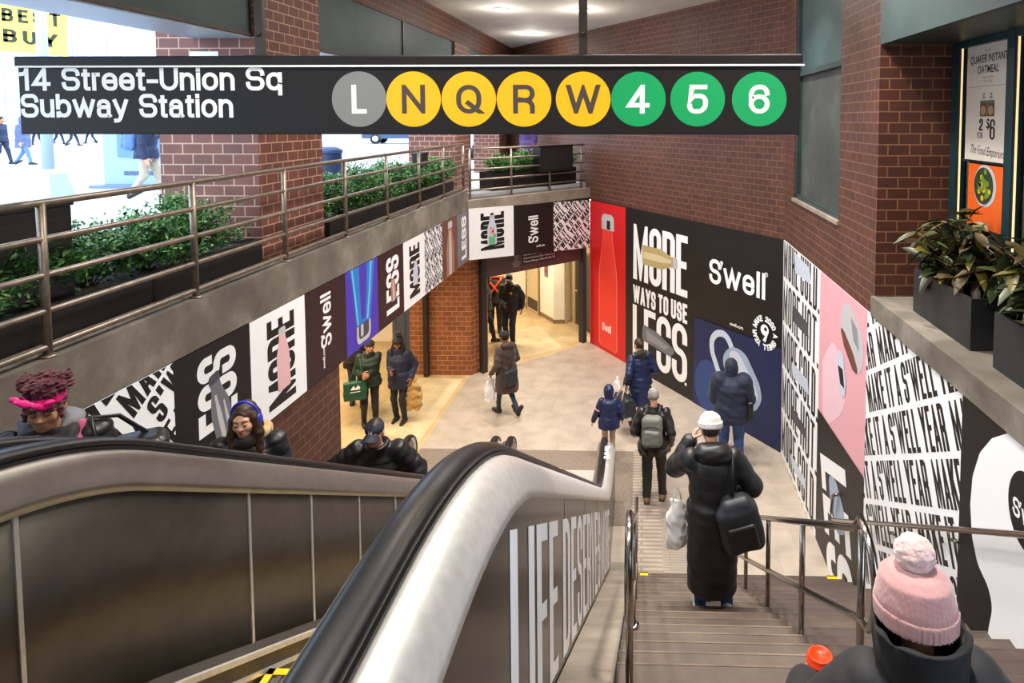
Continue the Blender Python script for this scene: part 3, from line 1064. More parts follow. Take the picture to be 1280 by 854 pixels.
def escalator(xl, xr, label, right_clad=None, left_steel=True):
    """handrail centres at xl and xr; runs along +Y from the upper landing down to the lobby"""
    e = thing('escalator', label, 'escalator', (0, 0, 0), 0, 'pair of escalators beside the stairs')
    for X, sgn in ((xl, -1), (xr, 1)):          # sgn points outwards
        hb = MB()
        path = [(X, a, b) for a, b in HRD]+[(X, a, b) for a, b in newel_arc(RN)[1:]]+[(X, 9.2, .95-2*RN)]
        prof = [(-.048, -.028), (-.05, -.012), (-.042, .0), (-.02, .008), (.02, .008), (.042, .0), (.05, -.012), (.048, -.028)]
        hb.sweep(path, prof)
        hb.build('handrail', RUBBER, e)
        # dark guide channel under the rubber
        gb = MB(); gb.sweep([(X, a, b) for a, b in drop_path(HRD, .05)], [(-.055, -.03), (-.055, .022), (.055, .022), (.055, -.03)], smooth=False); gb.build('rail_guide', BLACKM, e)
        # rounded steel deck on both sides of the rail
        for s2, wid, name in ((sgn, .115, 'outer_deck'), (-sgn, .05, 'inner_deck')):
            mb = MB()
            arc = [(s2*(.054+wid*math.sin(t)), -.035-.14*(1-math.cos(t))) for t in [k*PI/2/7 for k in range(8)]]
            arc = arc+[(s2*.03, -.18)]
            if s2 < 0: arc = arc[::-1]
            mb.sweep([(X, a, b) for a, b in HRD], arc)
            mb.build(name, STEEL if (name == 'outer_deck' and sgn > 0) else STEELM, e)
        # inner panels, one mesh, with bright seams
        xi = X-sgn*.09
        P = HRD
        mb = MB()
        V = []; 
        for a, b in P: V += [(xi, a, b-.15), (xi, a, b-.965), (xi+sgn*.03, a, b-.15), (xi+sgn*.03, a, b-.965)]
        Fs = []
        for i in range(len(P)-1):
            o = i*4
            Fs += [(o, o+1, o+5, o+4), (o+2, o+6, o+7, o+3), (o, o+4, o+6, o+2), (o+1, o+3, o+7, o+5)]
        mb.add(V, Fs, 0, True); mb.build('inner_panel', STEELD, e)
        for Y in (1.87, 3.02, 3.6, 4.22, 4.85, 5.5, 6.2, 7.0, 7.8, 8.9):
            sb = MB(); sb.box((xi-sgn*.003-.003, Y-.008, hz(Y)-.965), (xi-sgn*.003+.003, Y+.008, hz(Y)-.16)); sb.build('panel_seam', STEEL, e)
        # skirt with its two bright edges
        kb = MB()
        V = []
        xs = xi-sgn*.07
        for a, b in P: V += [(xi, a, b-.965), (xs, a, b-1.005), (xs, a, b-1.4), (xi+sgn*.05, a, b-1.4)]
        kb.add(V, [(i*4+j, i*4+j+1, i*4+5+j, i*4+4+j) for i in range(len(P)-1) for j in range(3)], 0, False); kb.build('skirt', STEELD, e)
        kb = MB(); kb.sweep([(xs-sgn*.004, a, b-1.0) for a, b in P], [(-.012, -.012), (-.012, .012), (.012, .012), (.012, -.012)], smooth=False)
        kb.sweep([(xs-sgn*.006, a, b-1.1) for a, b in P], [(-.007, -.01), (-.007, .01), (.007, .01), (.007, -.01)], smooth=False); kb.build('skirt_edge', STEEL, e)
        # outer cladding
        xo = X+sgn*.165
        ob = MB(); V = []
        for a, b in P: V += [(xo, a, b-.172), (xo, a, max(b-1.10, -.0)), (xo-sgn*.05, a, b-.172), (xo-sgn*.05, a, max(b-1.10, 0))]
        ob.add(V, Fs, 0, False)
        clad = ob.build('outer_cladding', right_clad if (sgn > 0 and right_clad) else STEELD, e)
        # newel end cap
        nb = MB()
        k = [(YE-.5, .93), (YE, .93)]+[(a, b) for a, b in newel_arc(RN-.02)[1:]]+[(YE-.5, .95-2*RN+.02)]
        n = len(k)
        for xa in (X-.032, X+.032): pass
        nb.add([(X-.035, a, b) for a, b in k]+[(X+.035, a, b) for a, b in k], [tuple(range(n)), tuple(range(n, 2*n))[::-1]]+[(i, n+i, n+(i+1) % n, (i+1) % n) for i in range(n)])
        nb.build('newel_plate', STEEL, e)
        nf = MB(); nf.box((X-.1, YE-.6, 0.006), (X+.1, YE-.05, .42)); nf.build('newel_base', STEELD, e)
        if sgn > 0: e['_clad'] = clad.name
    # steps with yellow borders
    xa, xb = xl+.18, xr-.18
    stp = MB(); bd = MB()
    Y = -1.0
    def sz(Y): return hz(Y)-1.22
    while Y < 9.0:
        z = sz(Y+.2)
        stp.box((xa, Y, z-.25), (xb, Y+.4, z))
        for g in np.arange(xa+.02, xb-.02, .045): stp.box((g, Y+.01, z), (g+.02, Y+.39, z+.008))
        bd.box((xa, Y+.365, z+.001), (xb, Y+.4, z+.0105)); bd.box((xa, Y, z+.001), (xa+.035, Y+.4, z+.0105)); bd.box((xb-.035, Y, z+.001), (xb, Y+.4, z+.0105))
        Y += .4
    stp.build('steps', STEELD, e); bd.build('step_border', YELLOW, e)
    cb = MB(); cb.box((xa, 9.15, -.05), (xb, 10.45, .012))
    for g in np.arange(xa+.01, xb-.02, .05): cb.box((g, 9.2, .012), (g+.022, 10.42, .018))
    cb.build('comb_plate', mat('pale_comb_metal', '#b9b5b0', rough=.5, metal=.2), e)
    yb = MB(); yb.box((xa, 9.05, -.05), (xb, 9.15, .02)); yb.box((xa, 10.4, -.05), (xa+.5, 10.5, .02)); yb.build('comb_edge', YELLOW, e)
    ub = MB(); ub.box((xa, .55, 3.6), (xb, .95, 3.79)); 
    return e


GLOSSY = mat('dark_glossy_film', '#1a1618', rough=.2, spec=.35)
eA = escalator(-2.0, -.57, 'empty escalator beside the stairs, its dark side printed with large white letters', GLOSSY)
eB = escalator(-3.57, -2.24, 'steel escalator along the left wall carrying three people up')
# large lettering along the dark cladding
clad = bpy.data.objects[eA['_clad']]
for e_ in (eA, eB): del e_['_clad']
XO = -.57+.165
w, ps = text('LIFE DESERVES MORE', .75, .32, .115, .075, sp=.05, word=.13)
mb = MB()
for p in ps:
    q = [(a*5.95/w+1.92, b) for a, b in p]
    mb.add([(XO+.0015+.0001*(len(mb.f) % 6), a, 6.02-SL*a-1.065+b) for a, b in q], [tuple(range(len(q)))])
mb.build('lettering', WHITE, clad)
for Y in (3.3, 4.5, 5.7, 6.9):
    mb = MB(); mb.box((XO, Y-.004, hz(Y)-1.09), (XO+.001, Y+.004, hz(Y)-.175)); mb.build('cladding_seam', DARKM, clad)
# small lettering on the newel handrail by the landing
w, ps = swell(.075)
mb = MB()
for i, p in enumerate(xf(ps, -.57-.026, 9.05, PI/2, .36/w, 1)): mb.add([(-.57-(a+.57), b, .9605+.0001*(i % 6)) for a, b in p][::-1], [tuple(range(len(p)))])
hr_ = [c for c in eA.children if c.name.startswith('handrail')][1]
mb.build('lettering', WHITE, hr_)

# sloping concrete kerb between escalator and stairs
m = MB()
P = [(a, max(b-1.105, .0)) for a, b in HRD if a <= 8.3]
V = []
for a, b in P: V += [(-.40, a, b), (-.135, a, b+.0), (-.135, a, b-.5), (-.40, a, b-.5)]
m.add(V, [(i*4+j, i*4+(j+1) % 4, i*4+4+(j+1) % 4, i*4+4+j) for i in range(len(P)-1) for j in range(4)]+[(0, 1, 2, 3)])
st('kerb_stairs', m, CONCT)

# ------------------------------------------------------------------ handrails of the stairs
def rail_thing(name, label, cat, group=None): return thing(name, label, cat, (0, 0, 0), 0, group)


def stair_rail(X, label, y0=7.15, y1=3.1, mid=True):
    t = rail_thing('handrail', label, 'handrail', 'steel handrails of the stairs')
    zs = lambda Y: (7.8-Y)*.609+.95
    top = [(X, y0+.38, zs(y0)-.06), (X, y0+.3, zs(y0)), (X, y0+.05, zs(y0))]+[(X, y, zs(y)) for y in np.linspace(y0-.1, y1+.12, 8)]
    lo = .46
    c = [(X, y1+.05, zs(y1)+.02)]+[(X, y1-.02-.16*math.sin(a), zs(y1)-lo/2+lo/2*math.cos(a)) for a in np.linspace(.25, PI-.1, 8)]
    top += c
    b = [(X, y1+.05, zs(y1)-lo-.03)]+[(X, y, zs(y)-lo) for y in np.linspace(y1+.2, y0, 6)]
    mb = MB(); mb.tube(top+(b if mid else []), .021, 12); mb.build('rail', STEELR, t)
    for y in np.linspace(y1+.02, y0-.45, 4):
        p = MB(); z0 = ZSTEP(y)
        p.tube([(X, y, z0), (X, y, zs(y)-.01)], .02, 12); p.lathe([(.045, 0), (.045, .012), (.022, .016)], (X, y, z0), 16)
        p.build('post', STEELR, t)
    return t


stair_rail(-.06, 'tall steel handrail seen end-on beside the concrete kerb', 7.5)
stair_rail(1.08, 'double steel handrail in the middle of the stairs, its upper end curled round', 7.0)
t = rail_thing('handrail', 'single steel handrail fixed to the printed right wall', 'handrail', 'steel handrails of the stairs')
mb = MB(); zs = lambda Y: (7.8-Y)*.609+.9
mb.tube([(2.42, 7.80, 1.22), (2.36, 7.80, 1.22), (2.35, 7.86, 1.16), (2.35, 7.9, .95), (2.35, 7.84, .88)]+[(2.35, y, zs(y)) for y in np.linspace(7.75, 3.3, 8)]+[(2.35, y, zs(3.3)-.02*0) for y in (3.0, 2.0)]+[(2.35, y, zs(3.3)+(2.0-y)*.62) for y in (1.6, .4)], .021, 12); mb.build('rail', STEELR, t)
for y in (7.3, 6.1, 4.9, 3.7):
    k = MB(); k.tube([(2.42, y, zs(y)-.09), (2.36, y, zs(y)-.09), (2.35, y, zs(y)-.02)], .009, 8); k.lathe([(.03, 0), (.03, .008)], (2.40, y, zs(y)-.095), 12); k.build('bracket', STEELR, t)

# ------------------------------------------------------------------ street railings above the left wall and over the gate
def street_railing(label, pts_posts, runs, z_top, z_low, zbase, n, group):
    t = rail_thing('railing', label, 'railing', group)
    for i in range(n):
        z = z_top+(z_low-z_top)*i/(n-1)
        r = MB(); r.tube([(p[0], p[1], z) for p in runs], .0245 if i == 0 else .021, 10); r.build('rail', RUSTY, t)
    for p in pts_posts:
        r = MB(); r.tube([(p[0], p[1], zbase), (p[0], p[1], z_top)], .026, 10); r.lathe([(.05, 0), (.05, .012), (.028, .018)], (p[0], p[1], zbase), 14); r.build('post', RUSTY, t)
    return t


XP = -3.80
street_railing('long five-bar railing on the kerb above the left wall', [(XP, y) for y in (-1.57, -.18, 1.21, 2.6, 4.0, 5.39, 6.80, 8.22, 9.58, 11.0, 12.35, 13.75)], [(XP, -2.0), (XP, 13.75)], 5.27, 4.345, 4.28, 5, 'street railings')
u0, u1 = L0+GD*.06-GN*.12, A_-GD*.1-GN*.12
pp = [u0+(u1-u0)*k for k in (0.02, .34, .67, .97)]
street_railing('short five-bar railing over the lobby gate, ending at the slanted wall', [tuple(p) for p in pp], [tuple(u0), tuple(u1)], 5.15, 4.24, 4.03, 5, 'street railings')
# ------------------------------------------------------------------ printed posters
INK = {k: mat(k, c, rough=.5) for k, c in dict(
    poster_black='#0f0d0e', poster_white='#f6f8fb', poster_maroon='#2c1417', poster_violet='#4a35b4', poster_red='#d3131b', poster_redlight='#ef3a2c', poster_redline='#f7806a',
    poster_navy='#10204e', poster_navylight='#27437f', poster_pale='#c9d3e2', poster_pale2='#9fb0c9', poster_pink='#e5a9b4', poster_pinkpale='#edc6d2', poster_rose='#e6b7bb',
    poster_grey='#8d8f97', poster_silver='#c2c2c6', poster_darkgrey='#4b4a50', poster_gold='#b8a673', poster_goldlight='#d9cb9f', poster_blue='#1f7fd0', poster_bluelight='#6fc3f2',
    poster_brown='#6d3f31', poster_tan='#a67a5c', poster_smoke='#6f727a', poster_green='#6fb486', poster_orange='#e8641d', poster_leaf='#6d8a2c', poster_yellow='#d8b428').items()}
PW, PB = INK['poster_white'], INK['poster_black']


def fit(s, W, h, tx, ty, sp=None):
    """line of lettering set to width W and height h"""
    lo, hi = .01, 5
    for _ in range(30):
        w = (lo+hi)/2
        a, ps = text(s, h, w, tx, ty, sp, word=.4*w)
        lo, hi = (w, hi) if a < W else (lo, w)
    return ps


def upright(P, s, u0, u1, v0, v1, m, tx=.075, ty=.085):
    """lettering that reads upwards between u0..u1"""
    ps = fit(s, v1-v0, u1-u0, tx, ty, tx*.25)
    P.draw('lettering', m, xf(ps, u1, v0, PI/2))


def rows(P, s, h, w, tx, ty, ang, pitch, m, start=(0, 0), n=(-8, 9), step=.37, clip=None):
    polys = []
    W, ps = text(s+'    ', h, w, tx, ty, tx*.45, w*.5)
    c, si = math.cos(ang), math.sin(ang)
    for k in range(*n):
        for r in (-3, -2, -1, 0, 1, 2):
            x = r*(W-w*.9)+k*step*W
            polys += xf(ps, start[0]+c*x-si*k*pitch, start[1]+si*x+c*k*pitch, ang)
    P.draw('lettering', m, polys, clip=clip)


def flask(P, x, y, L, w, rot, body, cap, edge=None, inner=None, name='bottle_print'):
    P.draw(name, body, [bottle(x, y, L, w, rot)], label=None)
    if inner: P.draw('bottle_highlight', inner, xf([bottle(0, .04*L, .9*L, w*.34)], x, y, rot))
    P.draw('bottle_cap_print', cap, [bottle(x, y, L, w, rot, 'cap')])


GL = 'printed posters along the left wall'
YL = [4.0, 5.02, 6.04, 7.06, 8.06, 9.06, 10.06, 11.06, 12.06, 13.06, 13.88]
spec = [('poster_white', 'white poster of slanting black lettering, lowest on the left wall'),
        ('poster_black', 'black poster with white upright LESS and a clear bottle, behind the woman with blue headphones'),
        ('poster_white', 'white poster with black upright MORE and a pink bottle'),
        ('poster_maroon', 'dark poster with white upright wordmark, between pink bottle poster and violet poster'),
        ('poster_violet', 'violet poster with a bright blue bottle neck and grey cap'),
        ('poster_maroon', 'maroon poster with white upright LESS beside the violet poster'),
        ('poster_white', 'white poster with black upright MORE and a pale bottle over the brick pier'),
        ('poster_white', 'narrow white poster of slanting black lettering over the brick pier'),
        ('poster_brown', 'brown poster with a tan bottle near the lobby corner'),
        ('poster_smoke', 'grey poster with small white upright LESS at the lobby corner')]
LP = []
for i, (c, lb) in enumerate(spec):
    LP.append(Panel('advertising_poster', lb, 'poster', (-3.75, YL[i], 2.76), (0, 1, 0), YL[i+1]-YL[i], 1.09, INK[c], (1, 0, 0), group=GL))
p = LP[0]; rows(p, "MAKE IT A S'WELL YEAR", .265, .115, .048, .036, R(37), .30, PB)
p = LP[1]; upright(p, 'LESS', .27, .80, .12, .99, PW, .078, .09)
p.draw('bottle_print', INK['poster_smoke'], [bottle(.66, .06, .78, .26, R(14))]); p.draw('bottle_highlight', INK['poster_silver'], [bottle(.62, .1, .6, .06, R(14)), bottle(.71, .1, .5, .04, R(14))]); p.draw('bottle_cap_print', INK['poster_darkgrey'], [bottle(.66, .06, .78, .26, R(14), 'cap')])
p = LP[2]; upright(p, 'MORE', .28, .79, .08, 1.0, PB, .078, .085); flask(p, .57, .22, .66, .24, R(2), INK['poster_rose'], INK['poster_silver'])
p = LP[3]; w, ps = swell(.26); p.draw('lettering', PW, xf(ps, .60, .34, PI/2, .64/w, 1)); p.draw('lettering', PW, xf(bfont('swell.com', .07, .002)[1], .42, .10, PI/2))
p = LP[4]
p.draw('bottle_print', INK['poster_blue'], [[(.28, .31), (.72, .31), (.83, .8), (.88, 1.09), (.12, 1.09), (.2, .8)]])
p.draw('bottle_print', INK['poster_violet'], [[(.44, .36), (.56, .36), (.62, .8), (.64, 1.09), (.40, 1.09), (.40, .8)]])
p.draw('bottle_highlight', INK['poster_bluelight'], [[(.31, .32), (.35, .32), (.26, .8), (.2, 1.09), (.16, 1.09), (.22, .8)], [(.60, .32), (.65, .32), (.75, .8), (.80, 1.09), (.74, 1.09), (.70, .8)]])
p.draw('bottle_cap_print', INK['poster_silver'], [fillet([(.28, .3), (.28, .05, .1), (.72, .05, .1), (.72, .3)], 5)])
p.draw('bottle_cap_print', INK['poster_darkgrey'], [fillet([(.34, .3), (.34, .11, .07), (.66, .11, .07), (.66, .3)], 5)]); p.draw('bottle_highlight', INK['poster_silver'], [[(.4, .14), (.48, .14), (.48, .3), (.4, .3)]])
p = LP[5]; upright(p, 'LESS', .30, .80, .14, .98, PW, .078, .085); p.draw('bottle_print', INK['poster_tan'], [bottle(.58, .3, .4, .2, R(6))]); p.draw('bottle_highlight', INK['poster_silver'], [bottle(.58, .3, .36, .07, R(6))])
p = LP[6]; upright(p, 'MORE', .26, .74, .12, .98, PB, .078, .085); p.draw('bottle_print', INK['poster_pale'], [bottle(.52, .3, .46, .22, R(-3))])
p = LP[7]; rows(p, "MAKE IT A S'WELL YEAR", .13, .07, .026, .022, R(40), .15, PB)
p = LP[8]; flask(p, .5, -.1, 1.15, .5, 0, INK['poster_tan'], INK['poster_silver'], inner=INK['poster_silver'])
p = LP[9]; upright(p, 'LESS', .3, .66, .1, 1.0, PW, .07, .08)

# three sheets over the lobby gate, hung a little lower towards the right
GT = [0, 1.2, 2.4, 3.62]
zb = lambda t: 2.75-.068*t
zt = lambda t: 3.87-.038*t
TP = []
for i, (c, lb) in enumerate([('poster_white', 'white poster over the gate with black upright MORE and a flowered bottle'), ('poster_black', 'black poster over the gate with white upright wordmark'), ('poster_white', 'poster of diagonal black lettering over the gate, next to the red poster')]):
    a, b = GT[i], GT[i+1]
    o = L0+GD*a+GN*.02
    TP.append(Panel('advertising_poster', lb, 'poster', (o[0], o[1], zb(a)), (*GD, 0), b-a, 1.12, INK[c], (*GN, 0), group='printed posters over the lobby gate',
                    shape=[(0, 0), (b-a, zb(b)-zb(a)), (b-a, zt(b)-zb(a)), (0, zt(a)-zb(a))]))
p = TP[0]; upright(p, 'MORE', .3, .93, .14, .98, PB, .085, .085)
flask(p, .6, .26, .66, .25, 0, INK['poster_pale'], INK['poster_silver']); p.draw('bottle_pattern', INK['poster_green'], [disc(.6, .34, .09), disc(.55, .42, .04), disc(.66, .45, .05)]); p.draw('bottle_pattern', INK['poster_pink'], [disc(.58, .54, .05), disc(.64, .6, .04)]); p.draw('bottle_pattern', INK['poster_red'], [disc(.62, .55, .03), disc(.57, .63, .02)])
p = TP[1]; w, ps = swell(.3); p.draw('lettering', PW, xf(ps, .72, .22, PI/2, .64/w, 1)); p.draw('lettering', PW, xf(bfont('swell.com', .075, .002)[1], .66, .1, 0, .85))
p = TP[2]; rows(p, "MAKE IT A S'WELL YEAR", .175, .085, .034, .03, R(42), .2, PB, n=(-9, 12))

# ---- slanted wall: red sheet and the large black sheet
WS = np.linalg.norm(B_-A_)
o = A_+SN*.014
RP = Panel('advertising_poster', 'tall red poster with a red bottle beside the lobby gate', 'poster', (*(o+SD*.0), 0.0), (*SD, 0), 1.69, 3.72, INK['poster_red'], (*SN, 0), group='tall posters on the slanted right wall')
q = RP.px(759, 268); q2_ = RP.px(760, 452)
cx = (RP.px(748.7, 380)[0]+RP.px(771.6, 380)[0])/2; bw = RP.px(771.6, 380)[0]-RP.px(748.7, 380)[0]
y0 = .1; L = q[1]-y0
RP.draw('bottle_print', INK['poster_redline'], [bottle(cx, y0, L, bw)]); RP.draw('bottle_print', INK['poster_redlight'], [bottle(cx, y0+.01, L-.01, bw*.93)])
RP.draw('bottle_cap_print', INK['poster_silver'], [bottle(cx, y0, L, bw*1.18, 0, 'cap')])
RP.draw('bottle_cap_print', PB, [[(cx-.04, y0+L*.89), (cx+.12, y0+L*.89), (cx+.12, y0+L*.955), (cx-.04, y0+L*.955)]])
w, ps = swell(.2); u, v = RP.px(753, 412); RP.draw('lettering', PW, xf(ps, u, v, 0, .42/w, 1))

o = o+SD*1.69
BP = Panel('advertising_poster', 'large black poster reading MORE WAYS TO USE LESS behind the woman in navy coat', 'poster', (*o, 0.0), (*SD, 0), WS-1.69, 3.74, PB, (*SN, 0), group='tall posters on the slanted right wall')
for s, (tl, bl, tr, br), tx, ty in (('MORE', ((791, 280), (792, 349), (860, 295), (859, 372)), .165, .15), ('WAYS TO USE', ((791, 353), (792, 379), (859, 381), (859, 406)), .07, .075), ('LESS', ((791, 383), (791, 447), (859, 405), (859, 480)), .165, .15)):
    c = [BP.px(*t) for t in (tl, bl, tr, br)]
    u0 = (c[0][0]+c[1][0])/2; u1 = (c[2][0]+c[3][0])/2; v0 = (c[1][1]+c[3][1])/2; v1 = (c[0][1]+c[2][1])/2
    if s == 'WAYS TO USE': v0, v1 = v0+.02, v1-.02
    BP.draw('lettering', PW, xf(fit(s, u1-u0, v1-v0, tx, ty, tx*.25 if s != 'WAYS TO USE' else None), u0, v0), layer=1)
a, b = BP.px(803, 318), BP.px(847, 330)
ll = math.hypot(b[0]-a[0], b[1]-a[1]); an = math.atan2(b[1]-a[1], b[0]-a[0])-PI/2
BP.layer = 2
flask(BP, a[0], a[1], ll, .44, an, INK['poster_gold'], INK['poster_silver'], inner=INK['poster_goldlight'])
a = BP.px(808, 425); BP.draw('bottle_print', INK['poster_smoke'], [fillet([BP.px(*t)+(.08,) for t in ((804, 405), (822, 416), (846, 440), (838, 446), (815, 432), (803, 425))], 4, True)]); BP.draw('bottle_highlight', INK['poster_grey'], [[BP.px(*t) for t in ((808, 412), (836, 434), (832, 438), (809, 424))]])
BP.draw('lettering', PW, [disc(*BP.px(857.5, 480.5), .035)])
# wordmark
c0, c1 = BP.px(887, 354), BP.px(957, 374)
ht = BP.px(888, 323)[1]-c0[1]
w, ps = swell(ht*.98); BP.draw('lettering', PW, xf(ps, c0[0], (c0[1]+c1[1])/2, 0, (c1[0]-c0[0])/w, 1))
rx, ry_ = BP.px(958.5, 343.5); BP.draw('lettering', PW, strip(disc(rx, ry_, .04, 14), True, 0, 0) if 0 else [[(rx+.042*math.cos(t), ry_+.042*math.sin(t)), (rx+.042*math.cos(t+.5), ry_+.042*math.sin(t+.5)), (rx+.032*math.cos(t+.5), ry_+.032*math.sin(t+.5)), (rx+.032*math.cos(t), ry_+.032*math.sin(t))] for t in np.arange(0, 6.3, .5)]+xf(text('R', .045, .03, .008, .008)[1], rx-.015, ry_-.022))
a = BP.px(913, 404); w, ps = bfont('swell.com', .13, .003); BP.draw('lettering', PW, xf(ps, a[0], a[1]-.03, 0, .36/w, .7))
# blue field with a pale carafe
BP.draw('blue_field', INK['poster_navy'], [[BP.px(*t) for t in ((869, 396), (979, 437), (979, 575), (866, 510))]])
BP.draw('carafe_print', INK['poster_navylight'], [disc(*BP.px(886, 484), .42, ry=.55)])
lp = [BP.px(*t) for t in ((905, 480), (898, 462), (891, 440), (890, 424), (897, 416), (906, 417), (912, 425), (917, 440))]
lp2 = fillet([(a, b, .3) for a, b in lp], 5)
pen = .13
BP.draw('carafe_handle_print', INK['poster_pale'], [[(a*pen, b*pen) for a, b in qd] for qd in strip([(a/pen, b/pen) for a, b in lp2], False, 0, 0)])
BP.draw('carafe_print', INK['poster_pale2'], [fillet([BP.px(*t)+(.35,) for t in ((902, 445), (915, 432), (932, 440), (950, 480), (954, 500), (945, 516), (930, 512), (912, 480))], 6, True)])
BP.draw('carafe_print', INK['poster_pale'], [fillet([BP.px(*t)+(.3,) for t in ((910, 440), (922, 437), (944, 480), (950, 500), (941, 504), (922, 470))], 6, True)])
BP.draw('lettering', PW, [[BP.px(*t) for t in ((889, 478), (894, 479.5), (893, 484), (889, 483))]])
# round stamp
sc_ = BP.px(957, 416); rs = abs(BP.px(957, 402)[1]-sc_[1])
polys = []
S_ = 'MAKE 2020 A SWELL YEAR '
for i, ch in enumerate(S_):
    if ch == ' ': continue
    an = PI*.88-2*PI*i/len(S_)
    w, g = glyph(ch, .075, .11, .026, .026)
    polys += xf(xf(g, -w/2, rs*1.0), sc_[0], sc_[1], an-PI/2)
BP.draw('lettering', PW, polys)
BP.draw('drop_mark', PW, [disc(sc_[0], sc_[1]+.05, .1), [(sc_[0]+.1, sc_[1]+.05), (sc_[0]+.02, sc_[1]-.17), (sc_[0]-.05, sc_[1]-.14), (sc_[0]+.02, sc_[1]-.04)]])
BP.draw('drop_mark', PB, [disc(sc_[0]+.02, sc_[1]+.07, .035)])

# ---- straight right wall
GR = 'tall posters on the right wall beside the stairs'
def rp(y0, y1, c, lb): return Panel('advertising_poster', lb, 'poster', (2.418, y0, 0.0), (0, -1, 0), y0-y1, 3.74, INK[c], (-1, 0, 0), group=GR)
HP = rp(11.13, 8.82, 'poster_white', 'poster of tall striped HOT and COLD lettering in the wall corner')
a, b = HP.px(980, 348), HP.px(1027, 396); ang = math.atan2(b[1]-a[1], b[0]-a[0])
c = HP.px(980, 404); pit = (a[1]-c[1])*math.cos(ang)
polys = []
for k in range(-7, 5):
    polys += xf(fit('MORE HOT.' if k % 2 else 'MORE COLD.', HP.w-.06, pit*.9, .085, .06, .05), .04, a[1]+.04+k*pit)
HP.draw('lettering', PB, polys)
for _c, _k in ((INK['poster_pale'], [[HP.px(*t) for t in ((993, 315), (1012, 335), (1014, 356), (994, 341))], [HP.px(*t) for t in ((990, 452), (1010, 476), (1011, 494), (991, 470))], [HP.px(*t) for t in ((988, 566), (1007, 600), (1008, 615), (990, 583))]]), (INK['poster_darkgrey'], [[HP.px(*t) for t in ((991, 380), (1010, 405), (1011, 424), (992, 402))], [HP.px(*t) for t in ((990, 508), (1008, 538), (1009, 552), (990, 524))]])):
    for _q in _k: HP.draw('bottle_print', _c, [_q], layer=2)
KP = rp(8.82, 6.965, 'poster_pink', 'pink poster with a steel cup and lid, cut by a black corner with LESS')
KP.draw('hand_print', INK['poster_pinkpale'], [fillet([KP.px(*t)+(.2,) for t in ((1028, 450), (1041, 425), (1048, 440), (1052, 470), (1058, 500), (1050, 520), (1036, 530), (1028, 520))], 5, True)])
KP.draw('cup_print', INK['poster_silver'], [fillet([KP.px(*t)+(.25,) for t in ((1050, 405), (1055, 378), (1062, 380), (1075, 410), (1081, 440), (1076, 470), (1068, 462), (1056, 430))], 6, True)])
KP.draw('cup_print', INK['poster_brown'], [fillet([KP.px(*t)+(.1,) for t in ((1050, 405), (1056, 415), (1066, 440), (1075, 472), (1066, 463), (1055, 432))], 5, True)])
KP.draw('cup_print', INK['poster_grey'], [[KP.px(*t) for t in ((1064, 396), (1072, 412), (1074, 440), (1067, 425))]])
KP.draw('lid_print', INK['poster_pale'], [fillet([KP.px(*t)+(.12,) for t in ((1046, 437), (1054, 440), (1058, 480), (1056, 500), (1050, 490))], 5, True)])
KP.draw('lid_print', PB, [[KP.px(*t) for t in ((1048, 456), (1054, 462), (1056, 486), (1051, 480))]])
KP.draw('black_corner', PB, [[KP.px(*t) for t in ((1020, 506), (1087, 607), (1087, 800), (1010, 760))]])
a, b = KP.px(1031, 655), KP.px(1053, 735)
ps = fit('LESS', 2.15, 1.12, .19, .2, .06)
KP.draw('lettering', PW, xf(ps, *KP.px(1026, 566), R(-72)), clip=[KP.px(*t) for t in ((1020, 800), (1087, 800), (1087, 612), (1022, 512))][::1])
KP.draw('bottle_print', INK['poster_pale2'], [fillet([KP.px(*t)+(.15,) for t in ((1036, 588), (1046, 602), (1056, 640), (1058, 670), (1048, 668), (1040, 640))], 5, True)])
MP = rp(6.965, 4.885, 'poster_white', 'white poster of large slanting black lettering under the concrete ledge')
l1 = (MP.px(1087, 519), MP.px(1206, 492)); an = math.atan2(l1[1][1]-l1[0][1], l1[1][0]-l1[0][0])
pit = (MP.px(1087, 519)[1]-MP.px(1085, 571.6)[1])*math.cos(an)
rows(MP, "MAKE IT A S'WELL YEAR", pit*.87, .112, .046, .045, an, pit, PB, start=(l1[0][0], l1[0][1]+.03), n=(-7, 5), step=.21)
VP = rp(4.885, 1.05, 'poster_black', 'black poster with a huge white bottle shape nearest the stair top')
pts = [(1285, 543), (1262, 541), (1240, 548), (1225, 566), (1216, 595), (1213, 630), (1215, 670), (1222, 705), (1236, 735), (1241, 760), (1236, 785), (1233, 805), (1240, 830), (1262, 850), (1290, 880)]
q = [VP.px(*t) for t in pts]
q = q+[(VP.px(1290, 880)[0]+.9, q[-1][1]), (q[-1][0]+1.0, q[0][1]-.2), (q[0][0]+.3, q[0][1]-.02)]
VP.draw('bottle_print', PW, [fillet([(a, b, .15) for a, b in q], 4, True)])
c = VP.px(1283, 641); rr = c[0]-VP.px(1260, 641)[0]
VP.draw('round_mark', PB, [disc(c[0], c[1], rr*1.0, 40, rr*1.25)])
w, ps = swell(rr*.62); VP.draw('lettering', PW, xf(ps, c[0]-rr*.72, c[1]-.09, 0, 1.4*rr/w*1.3, 1))
